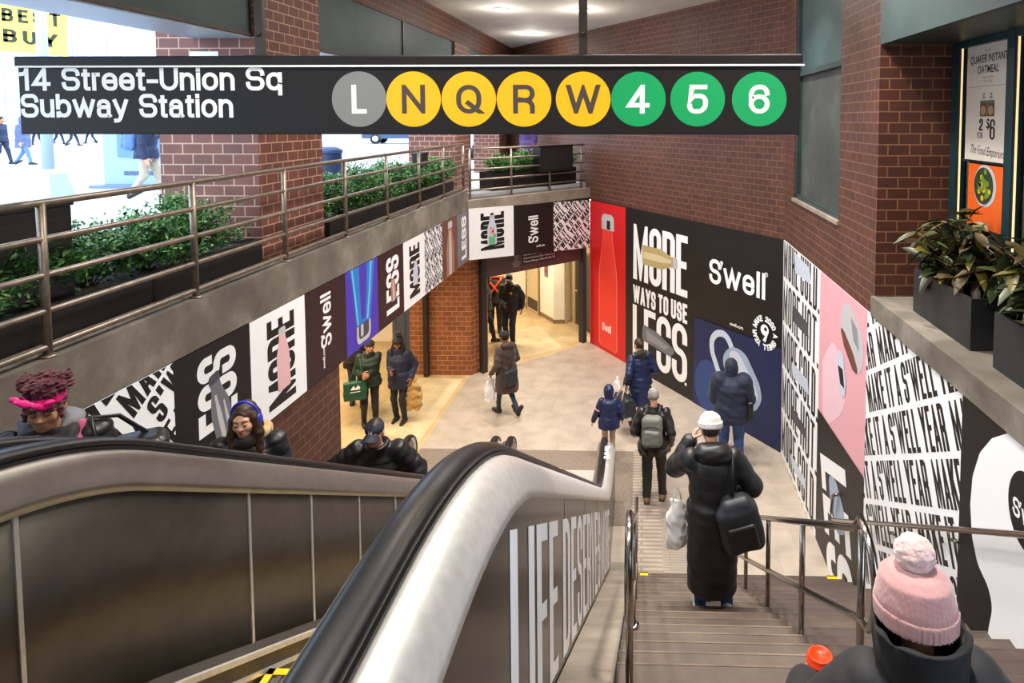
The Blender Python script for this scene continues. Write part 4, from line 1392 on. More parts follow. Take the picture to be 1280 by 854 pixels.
# ------------------------------------------------------------------ hanging station sign
SIGN = mat('charcoal_sign_enamel', '#201d1c', rough=.5, noise=.05, nscale=6, spec=.2)
SIGNW = mat('sign_white', '#f7f4ee', rough=.55)
sx0, sx1, sz0, sz1 = -3.90, .955, 5.705, 6.125
sg = thing('station_sign', 'long black hanging sign reading 14 Street-Union Sq Subway Station with route bullets', 'sign', (0, 0, 0))
m = MB(); m.box((sx0, 4.0, sz0), (sx1, 4.22, sz1)); body = m.build('sign_box', SIGN, sg, bevel=.006)
m = MB(); m.box((sx0-.01, 3.985, sz1), (sx1+.01, 4.235, 6.19)); m.build('top_cap', SIGN, sg, bevel=.008)
m = MB(); m.box((sx0-.01, 3.983, sz1-.005), (sx1+.02, 4.0, sz1+.006)); m.build('white_line', SIGNW, sg)
SP = Panel('sign_face', None, None, (sx0+.005, 3.998, sz0+.005), (1, 0, 0), sx1-sx0-.01, sz1-sz0-.012, SIGN, (0, -1, 0), thick=.003, parent=sg)
for s, x0, x1, y0, y1 in (('14 Street-Union Sq', 25, 353, 84.5, 113.5), ('Subway Station', 27, 292, 117.5, 147)):
    a, b = SP.px(x0, y1), SP.px(x1, y1); h = SP.px(x0, y0)[1]-a[1]
    w, ps = text(s, h, h*.80, h*.18, h*.165, sp=h*.07, word=h*.42)
    SP.draw('lettering', SIGNW, xf(ps, a[0], a[1], 0, (b[0]-a[0])/w, 1), layer=1)
BUL = {'bullet_grey': '#7c7c79', 'bullet_yellow': '#f2b200', 'bullet_green': '#009a55'}
for k, v in BUL.items(): mat(k, v, rough=.5)
BDK = mat('bullet_dark_letter', '#443931', rough=.55)
for ch, x, c, lc, wf in (('L', 449, 'bullet_grey', SIGNW, .66), ('N', 517, 'bullet_yellow', BDK, .78), ('Q', 586, 'bullet_yellow', BDK, .88), ('R', 655, 'bullet_yellow', BDK, .76), ('W', 729, 'bullet_yellow', BDK, .76), ('4', 798, 'bullet_green', SIGNW, .78), ('5', 872, 'bullet_green', SIGNW, .76), ('6', 949, 'bullet_green', SIGNW, .76)):
    u, v = SP.px(x, 124); r = SP.px(x+34.2, 124)[0]-u
    d = SP.draw('route_bullet', MATS[(c,)], [disc(u, v, r, 48)], layer=1)
    h = SP.px(x, 106)[1]-SP.px(x, 142)[1]
    w, g = glyph(ch, h*wf, h, h*.17, h*.155)
    off = -.05*r if ch == 'L' else 0
    SP.draw('bullet_letter', lc, xf(g, u-w/2, v-h/2), layer=2, parent=d)
for x in (729, 325):
    u = ony(x, 40, 4.1)
    m = MB(); m.bar((u[0], 4.1, 6.18), (u[0], 4.1, ZC), .052, .03, (0, 1, 0)); m.box((u[0]-.06, 4.03, 6.185), (u[0]+.06, 4.17, 6.2)); m.tube([(u[0], 4.07, 6.33), (u[0], 4.08, 6.33)], .012, 10); m.build('hanger_rod', DARKM, sg)

# ------------------------------------------------------------------ greenery
LEAF = [mat('shrub_leaf', '#4c8a44', rough=.5, noise=.4, nscale=9), mat('shrub_leaf_light', '#86ad62', rough=.5, noise=.3, nscale=9), mat('shrub_leaf_dark', '#2a5429', rough=.5, noise=.3, nscale=9)]
TWIG = mat('twig_bark', '#4a3a2c', rough=.8)
SOIL = mat('dark_soil', '#2b221b', rough=.9, bump=.6, bscale=30)
PLANTER = mat('black_planter_board', '#1d1c1d', rough=.5, noise=.12, nscale=5)


def leaf_mesh(mb, p, d, up, L, W, mi, fold=.25):
    d = d/np.linalg.norm(d); s = np.cross(d, up); s /= np.linalg.norm(s)+1e-9; n = np.cross(s, d)
    V = [p, p+d*L*.45+s*W/2+n*fold*W*.5, p+d*L, p+d*L*.45-s*W/2+n*fold*W*.5, p+d*L*.5]
    mb.add(V, [(0, 1, 4), (1, 2, 4), (2, 3, 4), (3, 0, 4)], mi, False)


def make_shrub(seed, r, h, n, L):
    q = random.Random(seed)
    t = thing('shrub', 'x', 'shrub')
    tw = MB()
    tips = []
    for k in range(26):
        a = q.uniform(0, 2*PI); rr = r*q.uniform(.2, 1); z = h*q.uniform(.45, 1)*(1-.35*(rr/r)**2)
        mid = (rr*.4*math.cos(a), rr*.4*math.sin(a), z*.5); tip = (rr*math.cos(a), rr*math.sin(a), z)
        tw.tube([(0.02*math.cos(a), .02*math.sin(a), 0), mid, tip], [.007, .005, .003], 5)
        tips.append((mid, tip))
    tw.build('stem', TWIG, t)
    lf = MB()
    for k in range(n):
        mid, tip = q.choice(tips); f = q.uniform(.1, 1.12)
        p = np.array([mid[i]+(tip[i]-mid[i])*f+q.gauss(0, r*.12) for i in range(3)])
        p[2] = max(.02, p[2])
        d = np.array((q.gauss(0, 1), q.gauss(0, 1), q.gauss(.5, .8)))+np.array((p[0], p[1], 0))/r*.8
        leaf_mesh(lf, p, d, np.array((q.gauss(0, .4), q.gauss(0, .4), 1)), L*q.uniform(.7, 1.3), L*q.uniform(.4, .6), q.choice((0, 0, 1, 2)))
    lf.build('foliage', LEAF, t)
    return t


def place_copy(proto, loc, rz, sc, label, group, first=[]):
    o = proto if proto.name not in first else copy_tree(proto)
    first.append(proto.name)
    o.location = loc; o.rotation_euler = (0, 0, rz); o.scale = sc
    o['label'] = label
    if group: o['group'] = group
    return o


def planter_box(label, lo, hi, group):
    t = thing('planter_box', label, 'planter', ((lo[0]+hi[0])/2, (lo[1]+hi[1])/2, lo[2]), 0, group)
    x, y, z = (hi[0]-lo[0])/2, (hi[1]-lo[1])/2, hi[2]-lo[2]
    m = MB(); e = .03
    m.box((-x, -y, 0), (-x+e, y, z)); m.box((x-e, -y, 0), (x, y, z)); m.box((-x+e, -y, 0), (x-e, -y+e, z)); m.box((-x+e, y-e, 0), (x-e, y, z))
    n = max(1, round(2*y/1.4))
    for k in range(1, n): m.box((x, -y+2*y*k/n-.006, .0), (x+.004, -y+2*y*k/n+.006, z))
    m.build('box', PLANTER, t)
    s = MB(); s.box((-x+e, -y+e, 0), (x-e, y-e, z-.05)); s.build('soil', SOIL, t)
    return t


GP = 'black planters behind the street railing'
planter_box('long black planter before the brick pillar, behind the nearest railing bay', (-4.72, .6, ZS), (-4.08, 6.84, 4.52), GP)
planter_box('long black planter beyond the brick pillar, behind the railing', (-4.72, 8.36, ZS), (-4.08, 14.0, 4.45), GP)
sh = [make_shrub(3, .42, .64, 5200, .052), make_shrub(5, .42, .68, 5200, .052)]
GS = 'shrubs in the planters behind the street railing'
q = random.Random(11)
i = 0
for y in np.arange(1.1, 6.5, .56):
    place_copy(sh[i % 2], (-4.38+q.uniform(-.05, .05), y, 4.44), q.uniform(0, 6), (1, 1, q.uniform(.85, 1.05)), 'green shrub of the hedge between railing and brick pillar', GS); i += 1
for y in np.arange(8.8, 13.95, .56):
    place_copy(sh[i % 2], (-4.42+q.uniform(-.05, .05), y, 4.39), q.uniform(0, 6), (1, 1, q.uniform(.9, 1.15)), 'green shrub of the hedge beyond the brick pillar', GS); i += 1
# third planter, along the gate kerb
gb0, gb1 = L0-GN*.62+GD*.95, A_-GN*.62-GD*.2
ga = math.atan2(GD[1], GD[0])
t = planter_box('black planter along the short railing over the lobby gate', (-.26, -1.3, 0), (.26, 1.3, .42), GP)
c = (gb0+gb1)/2; t.location = (c[0], c[1], ZS); t.rotation_euler = (0, 0, ga-PI/2)
for k, (f, s) in enumerate(((.12, .75), (.26, .6), (.4, .85), (.52, .6), (.93, .95))):
    p = gb0+(gb1-gb0)*f
    place_copy(sh[k % 2], (p[0], p[1], ZS+.36), k*1.3, (.8, .8, s), 'green shrub in the planter over the lobby gate', GS)


def black_box(label, c, sx, sy, z0, z1, rz=0):
    t = thing('utility_box', label, 'box', (*c, z0), rz, 'black metal boxes in the planters')
    m = MB(); m.box((-sx/2, -sy/2, 0), (sx/2, sy/2, z1-z0-.03)); m.build('cabinet', BLACKM, t, bevel=.008)
    m = MB(); m.box((-sx/2-.012, -sy/2-.012, z1-z0-.03), (sx/2+.012, sy/2+.012, z1-z0)); m.build('lid', BLACKM, t, bevel=.006)
    m = MB(); m.box((sx/2, -sy/2+.05, .06), (sx/2+.006, sy/2-.05, z1-z0-.1)); m.build('front_panel', PLANTER, t)


black_box('black metal box standing at the near end of the hedge', (-4.36, 4.08), .34, 1.15, 4.47, 5.2)
black_box('slim black metal box among the shrubs beyond the brick pillar', (-4.30, 12.52), .2, .34, 4.40, 5.15)
bb = (np.array((-2.53, 15.59))+np.array((-1.83, 16.39)))/2-GN*.02
black_box('wide black metal box behind the short railing over the gate', tuple(bb), .3, 1.05, 4.53, 5.17, ga-PI/2)

# pots on the right ledge
MAG = [mat('magnolia_leaf', '#3f4a26', rough=.4, noise=.35, nscale=7), mat('magnolia_leaf_brown', '#5c4c30', rough=.45, noise=.35, nscale=7), mat('magnolia_leaf_dark', '#22301a', rough=.4, noise=.3, nscale=7), mat('magnolia_leaf_gold', '#74682f', rough=.45, noise=.3, nscale=7)]


def big_leaf(mb, p, d, up, L, W, mi, droop):
    d = d/np.linalg.norm(d); s = np.cross(d, up); s /= np.linalg.norm(s)+1e-9; n = np.cross(s, d)
    V = []
    for k, (f, w) in enumerate(((0, .05), (.25, .8), (.5, 1), (.75, .75), (1, .02))):
        c = p+d*L*f-n*droop*L*f*f
        V += [c+s*W/2*w+n*W*.16*w, c, c-s*W/2*w+n*W*.16*w]
    Fs = []
    for k in range(4):
        for j in (0, 1):
            a = k*3+j; Fs.append((a, a+1, a+4, a+3))
    mb.add(V, Fs, mi, True)


def leafy_pot(label, y0, y1, seed):
    t = thing('leafy_pot', label, 'potted plant', (2.86, (y0+y1)/2, 3.95), 0, 'black pots of broad-leaved plants on the right ledge')
    hy = (y1-y0)/2
    m = MB(); x = .24; z = .42; e = .025
    m.box((-x, -hy, 0), (-x+e, hy, z)); m.box((x-e, -hy, 0), (x, hy, z)); m.box((-x+e, -hy, 0), (x-e, -hy+e, z)); m.box((-x+e, hy-e, 0), (x-e, hy, z))
    m.build('pot', mat('black_slate_pot', '#232629', rough=.5, noise=.2, nscale=6), t)
    m = MB(); m.box((-x+e, -hy+e, 0), (x-e, hy-e, z-.05)); m.build('soil', SOIL, t)
    q = random.Random(seed); st_, lf = MB(), MB()
    for k in range(24):
        b = np.array((q.uniform(-.15, .15), q.uniform(-hy*.8, hy*.8), z-.05))
        out = np.array((q.gauss(-.06, .16), q.gauss(0, .2)+b[1]*.35, q.uniform(.2, .62)))
        tip = b+out
        st_.tube([b, b+out*np.array((.3, .3, .6)), tip], [.01, .008, .005], 6)
        for j in range(18):
            f = q.uniform(.2, 1.08); p = b+out*f
            d = np.array((q.gauss(0, 1), q.gauss(0, 1), q.gauss(.15, .6)))
            big_leaf(lf, p, d, np.array((0, 0, 1.))+np.array((q.gauss(0, .3), q.gauss(0, .3), 0)), q.uniform(.16, .28), q.uniform(.06, .1), q.choice((0, 0, 0, 1, 1, 2, 2, 3)), q.uniform(0, .5))
    st_.build('stem', TWIG, t); lf.build('foliage', MAG, t)
    return t


leafy_pot('black pot of broad leaves on the ledge beside the brick pier', 5.2, 6.3, 21)
leafy_pot('black pot of broad leaves on the ledge, cut by the frame edge', 3.65, 4.86, 22)

# ------------------------------------------------------------------ shop window on the right
m = bpy.data.materials.new('shop_glass'); m.use_nodes = True
nt = m.node_tree; nt.nodes.clear()
o_ = nt.nodes.new('ShaderNodeOutputMaterial'); mx = nt.nodes.new('ShaderNodeMixShader'); tr = nt.nodes.new('ShaderNodeBsdfTransparent'); gl = nt.nodes.new('ShaderNodeBsdfGlossy'); fr = nt.nodes.new('ShaderNodeFresnel')
gl.inputs['Roughness'].default_value = .03; tr.inputs['Color'].default_value = (.82, .86, .85, 1); fr.inputs['IOR'].default_value = 1.5
nt.links.new(fr.outputs[0], mx.inputs[0]); nt.links.new(tr.outputs[0], mx.inputs[1]); nt.links.new(gl.outputs[0], mx.inputs[2]); nt.links.new(mx.outputs[0], o_.inputs[0])
SHOPG = m
FRAMET = mat('dark_teal_frame', '#16343a', rough=.35)
GOLD = mat('warm_light_strip', '#ffdca0', rough=.4, emit=.9, ecol='#ffd9a0')
mb = MB(); mb.box((3.235, .6, 3.95), (3.245, 6.8, 6.56)); w2 = mb.build('window_2', SHOPG); struct(w2)
fr_ = MB()
for ya, yb in ((6.66, 6.82), (5.68, 5.8), (4.3, 4.42), (3.0, 3.12)): fr_.box((3.16, ya, 3.95), (3.26, yb, 6.56))
fr_.box((3.165, .6, 6.5), (3.255, 6.8, 6.56)); fr_.box((3.165, .6, 3.95), (3.255, 6.8, 4.02)); fr_.build('window_frame', FRAMET, w2)
gs = MB()
for y in (6.64, 5.655, 4.28): gs.box((3.185, y+.012, 4.02), (3.2, y+.022, 6.5))
gs.build('light_strip', GOLD, w2)
m = MB(); m.box((3.4, .6, 3.7), (6.5, 7.1, 3.9)); st('floor_shop', m, BROWNT)
m = MB(); m.box((6.5, .6, 3.9), (6.6, 7.1, 6.6)); m.box((3.4, 7.1, 3.9), (6.6, 7.2, 6.6)); m.box((3.3, .5, 3.9), (6.6, .6, 6.6)); st('wall_shop', m, mat('shop_wall', '#5a4636', rough=.7))
m = MB(); m.box((3.3, .5, 6.6), (6.6, 7.2, 6.7)); st('ceiling_shop', m, BROWNT)
t = thing('shop_shelf', 'lit shelf unit inside the corner shop window', 'shelf', (4.5, 4.6, 3.9))
m = MB(); m.box((-.1, -.9, 0), (.3, -.86, 2.3)); m.box((-.1, .86, 0), (.3, .9, 2.3)); m.build('upright', DARKM, t)
for z in (.5, 1.0, 1.5, 2.0):
    m = MB(); m.box((-.1, -.86, z), (.3, .86, z+.03)); m.build('shelf', STEEL, t)
GW = 'posters in the shop window'
WP = Panel('window_poster', 'white oatmeal price poster hanging in the shop window', 'poster', (3.215, 6.60, 5.405), (0, -1, 0), .78, 1.10, mat('poster_paper', '#d9cfc4', rough=.6), (-1, 0, 0), group=GW, thick=.01)
W_, H_ = .78, 1.10
ink = mat('poster_ink', '#2a2523', rough=.6); inkl = mat('poster_ink_light', '#9a8f86', rough=.6); inkb = mat('poster_ink_brown', '#6b4a35', rough=.6)
for s, cx_, y, wd, sz, c, off in (('New item', .5, .97, .12, .04, inkl, 0), ('QUAKER INSTANT', .5, .875, .84, .105, ink, .001), ('OATMEAL', .5, .78, .48, .105, ink, .001), ('Selected varieties', .5, .735, .25, .035, inkl, 0), ('10 ct. pkg.', .5, .70, .2, .035, inkl, 0), ('FOR', .36, .20, .14, .085, ink, .001)):
    w, ps = bfont(s, sz, off); WP.draw('lettering', c, xf(ps, cx_*W_-wd*W_/2, y*1.06, 0, wd*W_/w, 1), layer=1)
WP.draw('rule_line', inkl, [[(.03, .70), (.75, .70), (.75, .705), (.03, .705)]], layer=1)
for s, x, y, w, h in (('2', .26, .285, .075, .115), ('6', .455, .205, .095, .19)):
    w_, g = glyph(s, w, h, .03, .018); WP.draw('lettering', ink, xf(g, x, y), layer=1)
w, ps = bfont('$', .13, .002); WP.draw('lettering', ink, xf(ps, .385, .31), layer=1)
w, ps = bfont('The Food Emporium', .12, 0); WP.draw('lettering', ink, xf(ps, .1, .07, R(-3), .60/w, 1, .25), layer=1)
for k in range(2):
    x = .27+k*.13
    WP.draw('oat_box_print', inkb, [[(x, .42), (x+.125, .42), (x+.125, .57), (x, .57)]], layer=1); WP.draw('oat_box_print', mat('oat_print_%d' % 0, '#a88a66', rough=.6), [disc(x+.06, .475, .045)], layer=2); WP.draw('oat_box_print', mat('oat_label', '#58683c' if k == 0 else '#58683c', rough=.6), [[(x, .54), (x+.125, .54), (x+.125, .57), (x, .57)]], layer=2)
    WP.draw('lettering', inkl, [[(x+.03, .585), (x+.09, .585), (x+.08, .61), (x+.04, .61)], [(x+.04, .615), (x+.08, .615), (x+.08, .64), (x+.04, .64)]], layer=1)
m = MB(); m.box((3.205, 5.8, 5.385), (3.23, 6.62, 5.405)); m.build('poster_rail', BLACKM, WP.ob)
OP = Panel('window_poster', 'orange salad bowl poster in the shop window, half hidden by leaves', 'poster', (3.218, 6.52, 4.75), (0, -1, 0), .70, .62, INK['poster_orange'], (-1, 0, 0), group=GW, thick=.01)
OP.draw('bowl_print', INK['poster_silver'], [disc(.31, .42, .2)]); OP.draw('bowl_print', mat('salad_dark', '#2d3a20', rough=.6), [disc(.29, .42, .175)])
q = random.Random(4)
for k, c in enumerate(('poster_leaf', 'poster_yellow', 'poster_leaf')): OP.draw('salad_print', INK[c], [disc(.29+q.gauss(0, .06), .42+q.gauss(0, .06), .028, 8) for _ in range(9)])
OP2 = Panel('window_poster', 'orange strip above the oatmeal poster in the shop window', 'poster', (3.222, 6.30, 6.44), (0, -1, 0), .5, .07, INK['poster_orange'], (-1, 0, 0), group=GW, thick=.006)

# ------------------------------------------------------------------ the street outside
PALEM = mat('pale_painted_steel', '#a9bdd6', rough=.5)
t = thing('lamp_post', 'pale street lamp post with a square flared base on the pavement', 'lamp post', (-12.47, 13.35, ZS))
m = MB(); m.add([(-.31, -.31, 0), (.31, -.31, 0), (.31, .31, 0), (-.31, .31, 0), (-.2, -.2, .5), (.2, -.2, .5), (.2, .2, .5), (-.2, .2, .5)], [(0, 1, 5, 4), (1, 2, 6, 5), (2, 3, 7, 6), (3, 0, 4, 7), (4, 5, 6, 7)]); m.build('base', PALEM, t)
m = MB(); m.tube([(0, 0, .6), (0, 0, 5.5)], [.105, .085], 16); m.build('pole', PALEM, t)
t = thing('information_kiosk', 'grey street kiosk with a bright screen behind the man with a backpack', 'kiosk', (-12.15, 15.45, ZS))
KG = mat('kiosk_grey', '#94aecf', rough=.45)
m = MB(); m.box((-.82, -.12, .06), (.72, .3, 2.9)); m.build('cabinet', KG, t, bevel=.03)
m = MB(); m.box((-1.0, -.35, 0), (.8, .5, .07)); m.build('plinth', mat('kiosk_plinth', '#6f8199', rough=.6), t)
m = MB(); m.box((-.42, -.16, .75), (.62, -.12, 2.7)); m.build('screen_frame', mat('kiosk_blue', '#5f86bd', rough=.4), t)
m = MB(); m.box((-.28, -.175, .95), (.5, -.16, 2.6)); m.build('screen', mat('kiosk_screen', '#2c2f66', rough=.2, emit=.35, ecol='#5a4fa0'), t)
m = MB()
for k in range(16): m.box((-.3+k*.06, -.13, .3), (-.26+k*.06, -.12, .4))
m.build('vent', mat('kiosk_vent', '#4d5f78', rough=.6), t)
# street bin
t = thing('litter_bin', 'dark blue street litter bin beyond the hedge and brick pillar', 'bin', (-7.6, 15.6, ZS))
m = MB(); m.lathe([(.28, 0), (.31, .05), (.31, .8), (.3, .85)], k=24); m.build('drum', mat('bin_blue', '#1d2f4d', rough=.5), t)
m = MB(); m.lathe([(.33, .83), (.33, .9), (.2, .98), (.12, .98)], k=24); m.build('lid', mat('bin_lid', '#26406a', rough=.5), t)


def make_car(col, label, loc, rz):
    t = thing('car', label, 'car', loc, rz, 'cars on the street')
    prof = [(-2.2, .35), (-2.25, .75), (-1.9, .95), (-1.2, 1.0), (-.7, 1.42), (.7, 1.45), (1.35, 1.02), (2.0, .9), (2.25, .7), (2.2, .35)]
    n = len(prof); m = MB()
    V = []
    for y, k in ((-.85, 0), (-.88, 0), (.88, 0), (.85, 0)):
        for x, z in prof: V.append((x, y*(.8 if z > 1.2 else 1), z))
    Fs = [tuple(range(n)), tuple(range(3*n, 4*n))[::-1]]+[(a*n+i, (a+1)*n+i, (a+1)*n+(i+1) % n, a*n+(i+1) % n) for a in range(3) for i in range(n)]
    m.add(V, Fs); m.build('body', mat('car_'+col, col, rough=.25, coat=.5), t)
    g = MB()
    for s in (-1, 1): g.add([(-.95, s*.80, 1.06), (-.62, s*.715, 1.36), (.62, s*.715, 1.38), (1.1, s*.80, 1.06)], [(0, 1, 2, 3) if s < 0 else (3, 2, 1, 0)])
    g.build('side_window', GLASS, t)
    for x in (-1.35, 1.4):
        for s in (-1, 1):
            w = MB(); w.tube([(x, s*.68, .33), (x, s*.9, .33)], .33, 20); wh = w.build('wheel', RUBBER, t)
            h = MB(); h.tube([(x, s*.895, .33), (x, s*.91, .33)], .2, 16); h.build('hub', STEEL, wh)
    l = MB(); l.box((-2.28, -.75, .65), (-2.2, -.5, .8)); l.box((-2.28, .5, .65), (-2.2, .75, .8)); l.build('lamp', SIGNW, t)
    return t


make_car('#2b4468', 'dark blue car on the far street beyond the brick pillar', (-16.5, 44, ZS), .1)
make_car('#20242c', 'black car on the far street, right of the dark blue one', (-11.5, 43, ZS), .05)
make_car('#aab4c2', 'silver car seen through the railing over the gate', (-7.2, 28.5, ZS), 1.2)


def building(label, x0, x1, y, z1, depth, col, nx, nz, glass):
    t = thing('building', label, 'building', (x0, y, ZS), 0, 'buildings across the street')
    W, H = x1-x0, z1-ZS
    m = MB(); m.box((0, 0, 0), (W, depth, H)); m.build('facade', mat('facade_'+col, col, rough=.6), t)
    for i in range(nx):
        for j in range(nz):
            g = MB(); a, b = W*(i+.08)/nx, W*(i+.92)/nx; c, d = H*(j+.1)/nz, H*(j+.92)/nz
            g.box((a, -.05, c), (b, .02, d)); g.box(((a+b)/2-.06, -.1, c), ((a+b)/2+.06, -.04, d))
            g.build('window', glass, t)
    return t


BGL = mat('facade_glass', '#b9cce6', rough=.25)
building('tall glass building behind the yellow shop sign', -62, -36, 52, 40, 10, '#e4e9f0', 9, 8, BGL)
building('wide glass-fronted building across the street, beside the brick pillar', -35.5, -22, 44, 34, 12, '#e6edf7', 6, 7, mat('facade_glass_pale', '#d2e0f4', rough=.3))
building('low grey building at the far end of the street', -21.5, 2, 92, 22, 10, '#c6d2e2', 6, 4, BGL)
# the yellow shop sign
t = thing('shop_sign', 'yellow tag-shaped shop sign reading BEST BUY behind the lamp post', 'sign', (0, 0, 0))
YS = mat('sign_yellow', '#f3ee4a', rough=.5, emit=.9, ecol='#f0ea50'); YB = mat('sign_ink', '#1d2417', rough=.6)
m = MB()
tg = [ony(x, y, 30) for x, y in ((-22, -8), (79, 15), (79, 70), (-22, 62))]
V = tg+[(a, b+.25, c) for a, b, c in tg]
m.add(V, [(0, 1, 2, 3), (7, 6, 5, 4), (0, 4, 5, 1), (1, 5, 6, 2), (2, 6, 7, 3), (3, 7, 4, 0)]); tb = m.build('tag_board', YS, t)
m = MB(); m.box((-33, 30.1, 8.4), (-32.6, 30.5, 14)); m.box((-32.7, 30.08, 9.0), (-27.2, 30.16, 9.1)); m.build('bracket', PALEM, t)
m = MB()
for s, x0, y0, x1 in (('BEST', 2, 26, 76), ('BUY', 4, 52, 72)):
    a = ony(x0, y0, 29.98); b = ony(x1, y0+8, 29.98); h = .62
    w, ps = text(s, h, .5, .17, .13, .2)
    k = (b[0]-a[0])/w; sl = (b[2]-a[2])/(b[0]-a[0])
    for p in xf(ps, 0, 0, 0, k, 1): m.add([(a[0]+u, 29.98, a[2]+v+sl*u) for u, v in p], [tuple(range(len(p)))])
m.build('lettering', YB, tb)
# ------------------------------------------------------------------ people
def rotx(a): c, s = math.cos(a), math.sin(a); return np.array(((1, 0, 0), (0, c, -s), (0, s, c)))
def roty(a): c, s = math.cos(a), math.sin(a); return np.array(((c, 0, s), (0, 1, 0), (-s, 0, c)))
def rotz(a): c, s = math.cos(a), math.sin(a); return np.array(((c, -s, 0), (s, c, 0), (0, 0, 1)))


def frame_f(f, o, Rm):
    """shape f given in a local frame with origin o and axes the columns of Rm"""
    o = np.array(o, float)
    g = lambda P: f((P-o)@Rm)
    C = np.array([[(f.lo, f.hi)[i][0], (f.lo, f.hi)[j][1], (f.lo, f.hi)[k][2]] for i in (0, 1) for j in (0, 1) for k in (0, 1)])
    C = C@np.array(Rm).T+o
    g.lo, g.hi = C.min(0), C.max(0)
    return g


def ik(a, t, l1, l2, pole):
    a, t, pole = np.array(a, float), np.array(t, float), np.array(pole, float)
    d = t-a; L = np.linalg.norm(d)
    if L > (l1+l2)*.995: d = d/L*(l1+l2)*.995; L = (l1+l2)*.995; t = a+d
    u = d/L; x = (l1*l1-l2*l2+L*L)/(2*L); y = math.sqrt(max(l1*l1-x*x, 0))
    p = pole-u*pole.dot(u); p /= np.linalg.norm(p)+1e-9
    return a+u*x+p*y, t


def hand_f(curl, spread=.0, thumb=.5):
    """right hand, wrist at origin, fingers along +x, back of hand +z, thumb on +y"""
    fs = [rcone((-.03, 0, 0), (.02, 0, 0), .024, .026), rbox((.052, .002, 0), (.042, .038, .0145), .012)]
    for y, L, dy in ((.029, .074, .06), (.010, .083, .02), (-.010, .077, -.03), (-.028, .06, -.09)):
        p = np.array((.088, y, .0)); a = curl*.35
        for k, f in enumerate((.45, .31, .24)):
            d = np.array((math.cos(a), dy+spread*dy*3, -math.sin(a))); d /= np.linalg.norm(d)
            q = p+d*L*f
            fs.append(rcone(p, q, .0092-.0009*k, .0086-.0009*k)); p = q; a += curl*.75
    p = np.array((.018, .030, -.006)); d = np.array((.62, .62, -.35)); d /= np.linalg.norm(d)
    for k, (f, r) in enumerate(((.042, .0125), (.032, .0105), (.026, .009))):
        q = p+d*f; fs.append(rcone(p, q, r, r-.001)); p = q
        d = d+np.array((.35, -thumb*.6, -.25*curl)); d /= np.linalg.norm(d)
    return union(fs, .007)


HEADF = {}


def head_f(kind='f'):
    """face along +y, centre of the skull at origin"""
    fs = [ell((0, -.012, .022), (.075, .096, .092)), ell((0, .022, -.045), (.056, .066, .072)), ell((0, .052, -.088), (.026, .026, .02))]
    f = union(fs, .035)
    f = union([f, ell((.036, .058, -.03), (.026, .026, .026)), ell((-.036, .058, -.03), (.026, .026, .026)), rcone((-.035, .076, .028), (.035, .076, .028), .013, .013)], .02)
    for s in (-1, 1): f = cut(f, ell((s*.031, .096, .006), (.021, .016, .012)), .014)
    f = union([f, rcone((0, .086, .012), (0, .104, -.026), .0075, .0115), ell((.011, .094, -.03), (.009, .01, .007)), ell((-.011, .094, -.03), (.009, .01, .007))], .012)
    f = union([f, rcone((-.016, .080, -.058), (.016, .080, -.058), .008, .008), rcone((-.012, .081, -.066), (.012, .081, -.066), .009, .009)], .01)
    f = cut(f, rcone((-.022, .094, -.0615), (.022, .094, -.0615), .003, .003), .006)
    for s in (-1, 1): f = union([f, cut(ell((s*.078, -.012, -.005), (.012, .02, .032)), ell((s*.09, -.006, -.003), (.007, .011, .02)), .004)], .008)
    return f


SKIN = {k: mat('skin_'+k, c, rough=.5, noise=.05, nscale=30) for k, c in dict(light='#d9a68c', tan='#b98563', brown='#80553d', dark='#5a3c2e', rosy='#cf957c').items()}
EYEW = mat('eye_white', '#e6e2da', rough=.2); EYED = mat('eye_iris', '#2a1c14', rough=.15); LIPS = mat('lip_colour', '#a35a52', rough=.45); LASH = mat('brow_hair', '#2a1d16', rough=.7)


